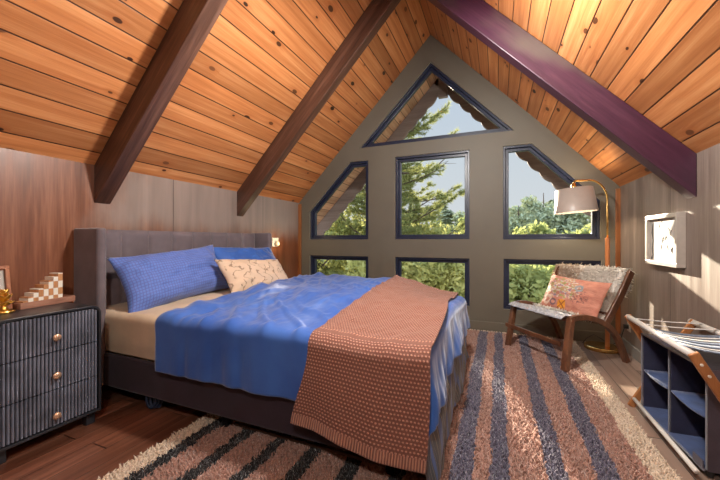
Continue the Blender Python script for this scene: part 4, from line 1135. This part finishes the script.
def pine(x, y, z0, z1, zc0, rad, nb, label, seed, mat='needle', group=None, name='pine_tree', nn=26, ln=.17, wd=.007, trunk=.16, dirbias=None):
    rng = np.random.default_rng(seed); rr = random.Random(seed)
    t = thing(name, (x, y, z0), label, 'tree', group)
    tk = MB(); n = 14
    tp = [(x + .05 * math.sin(k * .9), y + .05 * math.cos(k * .7), z0 + (z1 - z0) * k / n) for k in range(n + 1)]
    tk.tube(tp, [trunk * (1 - .93 * k / n) + .01 for k in range(n + 1)], 9)
    Cs, Ds = [], []
    for i in range(nb):
        f = (i + rr.random() * .8) / nb; z = zc0 + (z1 - zc0) * f
        az = i * 2.399 + rr.uniform(-.4, .4)
        L = rad * (1 - f) ** .75 * rr.uniform(.7, 1.15) + .15
        el = rr.uniform(-.10, .30); d = Vector((math.cos(az) * math.cos(el), math.sin(az) * math.cos(el), math.sin(el)))
        b0 = Vector((x, y, z)); pts = []; nseg = 7
        for k in range(nseg + 1):
            q = k / nseg
            pts.append(b0 + d * (L * q) + Vector((0, 0, .16 * L * (q * q) - .10 * L * math.sin(PI * q) + .03 * math.sin(q * 9 + i))) + Vector((math.sin(q * 4 + i), math.cos(q * 3 + i), 0)) * .05 * L * q)
        tk.tube([tuple(p) for p in pts], [.028 * (L / 2.) * (1 - .8 * k / nseg) + .005 for k in range(nseg + 1)], 5)
        for k in range(2, nseg + 1):
            for sgn in (-1, 1, 0):
                if sgn == 0 and k < nseg: continue
                side = Vector((-d.y, d.x, 0)) * sgn
                tl = L * (.42 * (1 - .55 * k / nseg)) * rr.uniform(.6, 1.1) if sgn else .12
                dr = (d * .75 + side * .8 + Vector((0, 0, rr.uniform(-.1, .35)))).normalized()
                e = pts[k] + dr * tl
                if sgn: tk.tube([tuple(pts[k]), tuple(e)], [.007, .003], 4, cap=False)
                m = max(1, int(tl / .11))
                for q in range(m + 1):
                    if m > 1 and q < m * .25: continue
                    if lets_sun(pts[k].lerp(e, q / max(1, m)), rr): continue
                    Cs.append(pts[k].lerp(e, q / max(1, m))); Ds.append((dr + Vector((rr.uniform(-.4, .4), rr.uniform(-.4, .4), rr.uniform(-.1, .6)))).normalized())
    tk.build('trunk', M['bark'], t, smooth=True, recalc=False)
    vs, fs = needle_clump(np.array([tuple(c) for c in Cs]), np.array([tuple(c) for c in Ds]), nn, ln, wd, rng)
    o = bulk('needles', vs, fs, M[mat], t); o['kind'] = 'stuff'
    return t

def leafy(x, y, z0, z1, zc0, rx, label, seed, mat, n=5200, leaf=.085, group=None, name='leafy_tree'):
    rng = np.random.default_rng(seed)
    t = thing(name, (x, y, z0), label, 'tree', group)
    tk = MB(); tk.tube([(x, y, z0), (x + .05, y, (z0 + zc0) / 2), (x, y + .04, (zc0 + z1) / 2), (x, y, z1 - .2)], [.13, .11, .07, .02], 8)
    nc = 46; cz = (zc0 + z1) / 2; rz = (z1 - zc0) / 2
    u = rng.normal(size=(nc, 3)); u /= np.linalg.norm(u, axis=1)[:, None]; rad = rng.uniform(.25, 1., nc) ** .5
    cen = np.array([x, y, cz]) + u * rad[:, None] * np.array([rx, rx, rz]) * .86
    for c in cen[::4]:
        tk.tube([(x, y, max(zc0 - .3, c[2] - 1.0)), tuple(c)], [.03, .008], 5, cap=False)
    tk.build('trunk', M['bark'], t, smooth=True, recalc=False)
    ci = rng.integers(0, nc, n); q = rng.normal(size=(n, 3)); q /= np.linalg.norm(q, axis=1)[:, None]
    P = cen[ci] + q * (rng.uniform(.5, 1, (n, 1)) * rx * .33)
    a = rng.normal(size=(n, 3)); a /= np.linalg.norm(a, axis=1)[:, None]; b = np.cross(a, rng.normal(size=(n, 3))); b /= np.linalg.norm(b, axis=1)[:, None]
    xw = P[:, 0] + .28 * (P[:, 1] - D); zw = P[:, 2] - .275 * (P[:, 1] - D)
    keep = ~(((xw > .02) & (xw < 1.) & (zw > 1.) & (zw < 2.15)) | ((xw > -.62) & (xw < -.24) & (zw > .2) & (zw < .92)) | ((xw > .42) & (xw < .78) & (zw > .2) & (zw < .62)))
    P, a, b = P[keep], a[keep], b[keep]; n = len(P)
    L = leaf * rng.uniform(.6, 1.2, (n, 1))
    vs = np.stack([P - a * L, P - b * L * .45, P + a * L, P + b * L * .45], 1).reshape(-1, 3)
    o = bulk('foliage', vs, np.arange(len(vs)).reshape(-1, 4), M[mat], t); o['kind'] = 'stuff'
    return t

pine(-2.95, 9.3, GZ, 7.2, -1.6, 2.75, 96, 'tall pine with long needle boughs filling the middle window', 21, nn=40, ln=.15, wd=.0085)
leafy(-4.9, 8.4, GZ, 2.55, -.9, 1.6, 'yellow green tree filling the slanted left window', 31, 'leaf_gold', 9000)
leafy(-2.5, 7.4, GZ, .95, -1.3, 1.05, 'bushy yellow green crown behind the low left window', 32, 'leaf_gold', 7500)
leafy(-1.35, 7.9, GZ, 1.15, -1.3, .95, 'golden green crown in the low middle window left of the misty gap', 33, 'leaf_gold', 7500)
leafy(-6.6, 10.5, GZ, 3.6, -1., 1.9, 'tall leafy tree beyond the slanted left window, behind the yellow green one', 34, 'leaf_green', 8000)
leafy(.55, 7.0, GZ, .72, -1.5, .9, 'dense leafy bush crown in the low right window, beside the chair', 35, 'leaf_green', 7500)
leafy(1.75, 7.6, GZ, 1.0, -1.5, 1.0, 'bush crown behind the lounge chair in the low right window', 36, 'leaf_green', 7500)
leafy(3.4, 13.5, GZ, 2.3, -1.4, 1.5, 'rounded lit tree behind the floor lamp shade outside', 37, 'leaf_green', 6000, .12)
leafy(1.25, 13.0, GZ, 1.75, -1.2, 1.0, 'small lit bushy tree low in the slanted right window', 38, 'leaf_green', 5000, .11)

leafy(-2.6, 12.2, GZ, 2.15, -1.0, 1.5, 'yellow green crown behind the big pine low in the middle window', 39, 'leaf_gold', 8000, .10)
leafy(-1.25, 14.5, GZ, 2.2, -1.0, 1.1, 'pale green crown right of the big pine low in the middle window', 40, 'leaf_green', 6000, .11)
pine(-4.7, 15.6, GZ, 8.2, -.5, 2.5, 90, 'second pine whose top shows in the triangular window, behind the nearer boughs', 22, nn=34, ln=.18, wd=.012)
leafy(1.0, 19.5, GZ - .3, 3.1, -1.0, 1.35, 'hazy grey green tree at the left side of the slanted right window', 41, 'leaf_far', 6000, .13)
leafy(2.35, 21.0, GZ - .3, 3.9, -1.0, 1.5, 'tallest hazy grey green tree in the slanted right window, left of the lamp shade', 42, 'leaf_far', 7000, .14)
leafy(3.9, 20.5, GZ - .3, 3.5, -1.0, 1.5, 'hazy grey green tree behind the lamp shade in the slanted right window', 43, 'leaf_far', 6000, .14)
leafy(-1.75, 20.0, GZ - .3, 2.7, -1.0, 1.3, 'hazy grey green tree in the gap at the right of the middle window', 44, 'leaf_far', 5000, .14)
# distant conifers: three patterns copied over the slope
def far_conifer_mesh(seed, h, r):
    rng = np.random.default_rng(seed); n = 1500
    f = rng.uniform(0, 1, n) ** .75; z = h * (.12 + .88 * f)
    R = r * (1 - f) ** .85 * (1 + .25 * np.sin(f * 40)) + .05; a = rng.uniform(0, 2 * PI, n); q = rng.uniform(.35, 1, n)
    P = np.stack([np.cos(a) * R * q, np.sin(a) * R * q, z], 1)
    out = np.stack([np.cos(a), np.sin(a), np.full(n, -.25)], 1); sd = np.stack([-np.sin(a), np.cos(a), rng.uniform(-.4, .4, n)], 1)
    L = rng.uniform(.22, .55, (n, 1))
    vs = np.stack([P - sd * L * .45, P + sd * L * .45, P + out * L], 1).reshape(-1, 3)
    me_v = vs; me_f = np.arange(len(vs)).reshape(-1, 3)
    return me_v, me_f
protos = []
for i, (h_, r_) in enumerate(((6.5, 1.5), (7.5, 1.35), (5.5, 1.6))):
    v, f = far_conifer_mesh(50 + i, h_, r_)
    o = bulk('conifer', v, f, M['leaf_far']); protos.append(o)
rr = random.Random(5)
spots = []
tries = 0
while len(spots) < 75 and tries < 6000:
    tries += 1
    ang = math.radians(rr.uniform(-31, 31)); d_ = rr.uniform(21, 58)
    x, y, s_ = math.sin(ang) * d_, math.cos(ang) * d_, rr.uniform(.75, 1.1) * (.62 + d_ / 60)
    if all(math.hypot(x - a, y - b) > 2.15 * (s_ + c) for a, b, c, _ in spots): spots.append((x, y, s_, ang))
for i, (x, y, s_, ang) in enumerate(spots):
    o = protos[i] if i < 3 else protos[i % 3].copy()
    if i >= 3: COL.objects.link(o)
    o.location = (x, y, -3.4 + .0 * x - (1.0 if ang < 0 else 0)); o.scale = (s_, s_, s_); o.rotation_euler = (0, 0, rr.uniform(0, 6))
    if ang > math.radians(-2):
        tag(o, 'dark conifer in the hazy tree line beyond the slanted right window', 'tree', 'conifers beyond the right window')
    else:
        tag(o, 'dusky conifer far behind the big pine and yellow green trees', 'tree', 'conifers behind the pine')

# ------------------------------------------------------------------ light
wd_ = bpy.data.worlds.new('sky'); SC.world = wd_; wd_.use_nodes = True
nt = wd_.node_tree; nt.nodes.clear()
ow = nt.nodes.new('ShaderNodeOutputWorld'); bg = nt.nodes.new('ShaderNodeBackground')
tc = nt.nodes.new('ShaderNodeTexCoord'); sx = nt.nodes.new('ShaderNodeSeparateXYZ'); nt.links.new(tc.outputs['Generated'], sx.inputs[0])
rp = nt.nodes.new('ShaderNodeValToRGB'); cr = rp.color_ramp
cr.elements[0].position = .0; cr.elements[0].color = (.72, .74, .76, 1)
cr.elements[1].position = .7; cr.elements[1].color = (.42, .56, .78, 1)
e = cr.elements.new(.22); e.color = (.64, .70, .76, 1)
nt.links.new(sx.outputs[2], rp.inputs[0]); nt.links.new(rp.outputs[0], bg.inputs[0]); 
# sky brightened overhead and behind the house, added as unseen fill light
mr = nt.nodes.new('ShaderNodeMapRange'); mr.interpolation_type = 'SMOOTHSTEP'
nt.links.new(sx.outputs[2], mr.inputs[0]); mr.inputs[1].default_value = .46; mr.inputs[2].default_value = .80; mr.inputs[3].default_value = .80; mr.inputs[4].default_value = 3.2
mr2 = nt.nodes.new('ShaderNodeMapRange'); mr2.interpolation_type = 'SMOOTHSTEP'
nt.links.new(sx.outputs[1], mr2.inputs[0]); mr2.inputs[1].default_value = -.1; mr2.inputs[2].default_value = -.6; mr2.inputs[3].default_value = 0; mr2.inputs[4].default_value = 2.0
ad_ = nt.nodes.new('ShaderNodeMath'); ad_.operation = 'ADD'; nt.links.new(mr.outputs[0], ad_.inputs[0]); nt.links.new(mr2.outputs[0], ad_.inputs[1])
nt.links.new(ad_.outputs[0], bg.inputs[1])
nt.links.new(bg.outputs[0], ow.inputs[0])

def light(name, typ, loc, energy, col, **kw):
    l = bpy.data.lights.new(name, typ); l.energy = energy; l.color = col
    for k, v in kw.items(): setattr(l, k, v)
    o = bpy.data.objects.new(name, l); COL.objects.link(o); o.location = loc; return o
sdir = Vector((.28, -1, -.275)).normalized()
s = light('sun', 'SUN', (-3, 12, 6), 23, (1, .86, .66), angle=math.radians(.8))
s.rotation_euler = sdir.to_track_quat('-Z', 'Y').to_euler()

# hanging lamps added as fill light, unseen above the frame and behind the camera
M['cord'] = M['black_plastic']
def fill_pendant(px, y, z, label, energy, col, rad=.075):
    p = thing('fill_lamp', (px, y, z), label, 'lamp')
    MB().tube([(px, y, z + .16), (px, y, zroof(px) - .0)], .004, 6).build('cord', M['cord'], p)
    MB().lathe([(.02, .17), (.05, .16), (.19, .02), (.185, .02), (.046, .155), (.02, .165)], (px, y, z), 28, cap=False).build('lamp_shade', M['white'], p, smooth=True)
    lo = light('fill_light', 'POINT', (px, y, z - .035), energy, col, shadow_soft_size=rad)
    return p
fill_pendant(-.38, 1.75, 2.46, 'added white fill lamp, unseen above the bed foot', 165, (1, .95, .88))
fill_pendant(-.02, -.45, 2.12, 'added white fill lamp, unseen behind the camera', 66, (1, .95, .88))

light('floor_lamp_light', 'POINT', tuple(sc_ - V3(0, 0, .02)), 9, (1, .84, .58), shadow_soft_size=.045)
light('wall_light_bulb', 'POINT', (XL + .16, 3.535, 1.01), 1.6, (1, .74, .42), shadow_soft_size=.03)
# ------------------------------------------------------------------ camera and view
cam = bpy.data.cameras.new('camera'); co = bpy.data.objects.new('camera', cam); COL.objects.link(co)
cam.sensor_width = 36; cam.lens = 330 / 720 * 36; cam.clip_start = .02; cam.clip_end = 400
co.location = (0, 0, H); co.rotation_euler = (PI / 2, 0, math.atan(138 / 330))
SC.camera = co
vs = SC.view_settings
vs.view_transform = 'Standard'; vs.look = 'None'; vs.gamma = 1; vs.exposure = .32; vs.use_curve_mapping = False
SC.cycles.use_denoising = True
SC.cycles.max_bounces = 10; SC.cycles.diffuse_bounces = 7; SC.cycles.transparent_max_bounces = 12
SC.cycles.sample_clamp_indirect = 6
for o in bpy.data.objects:
    if '_o' in o: del o['_o']
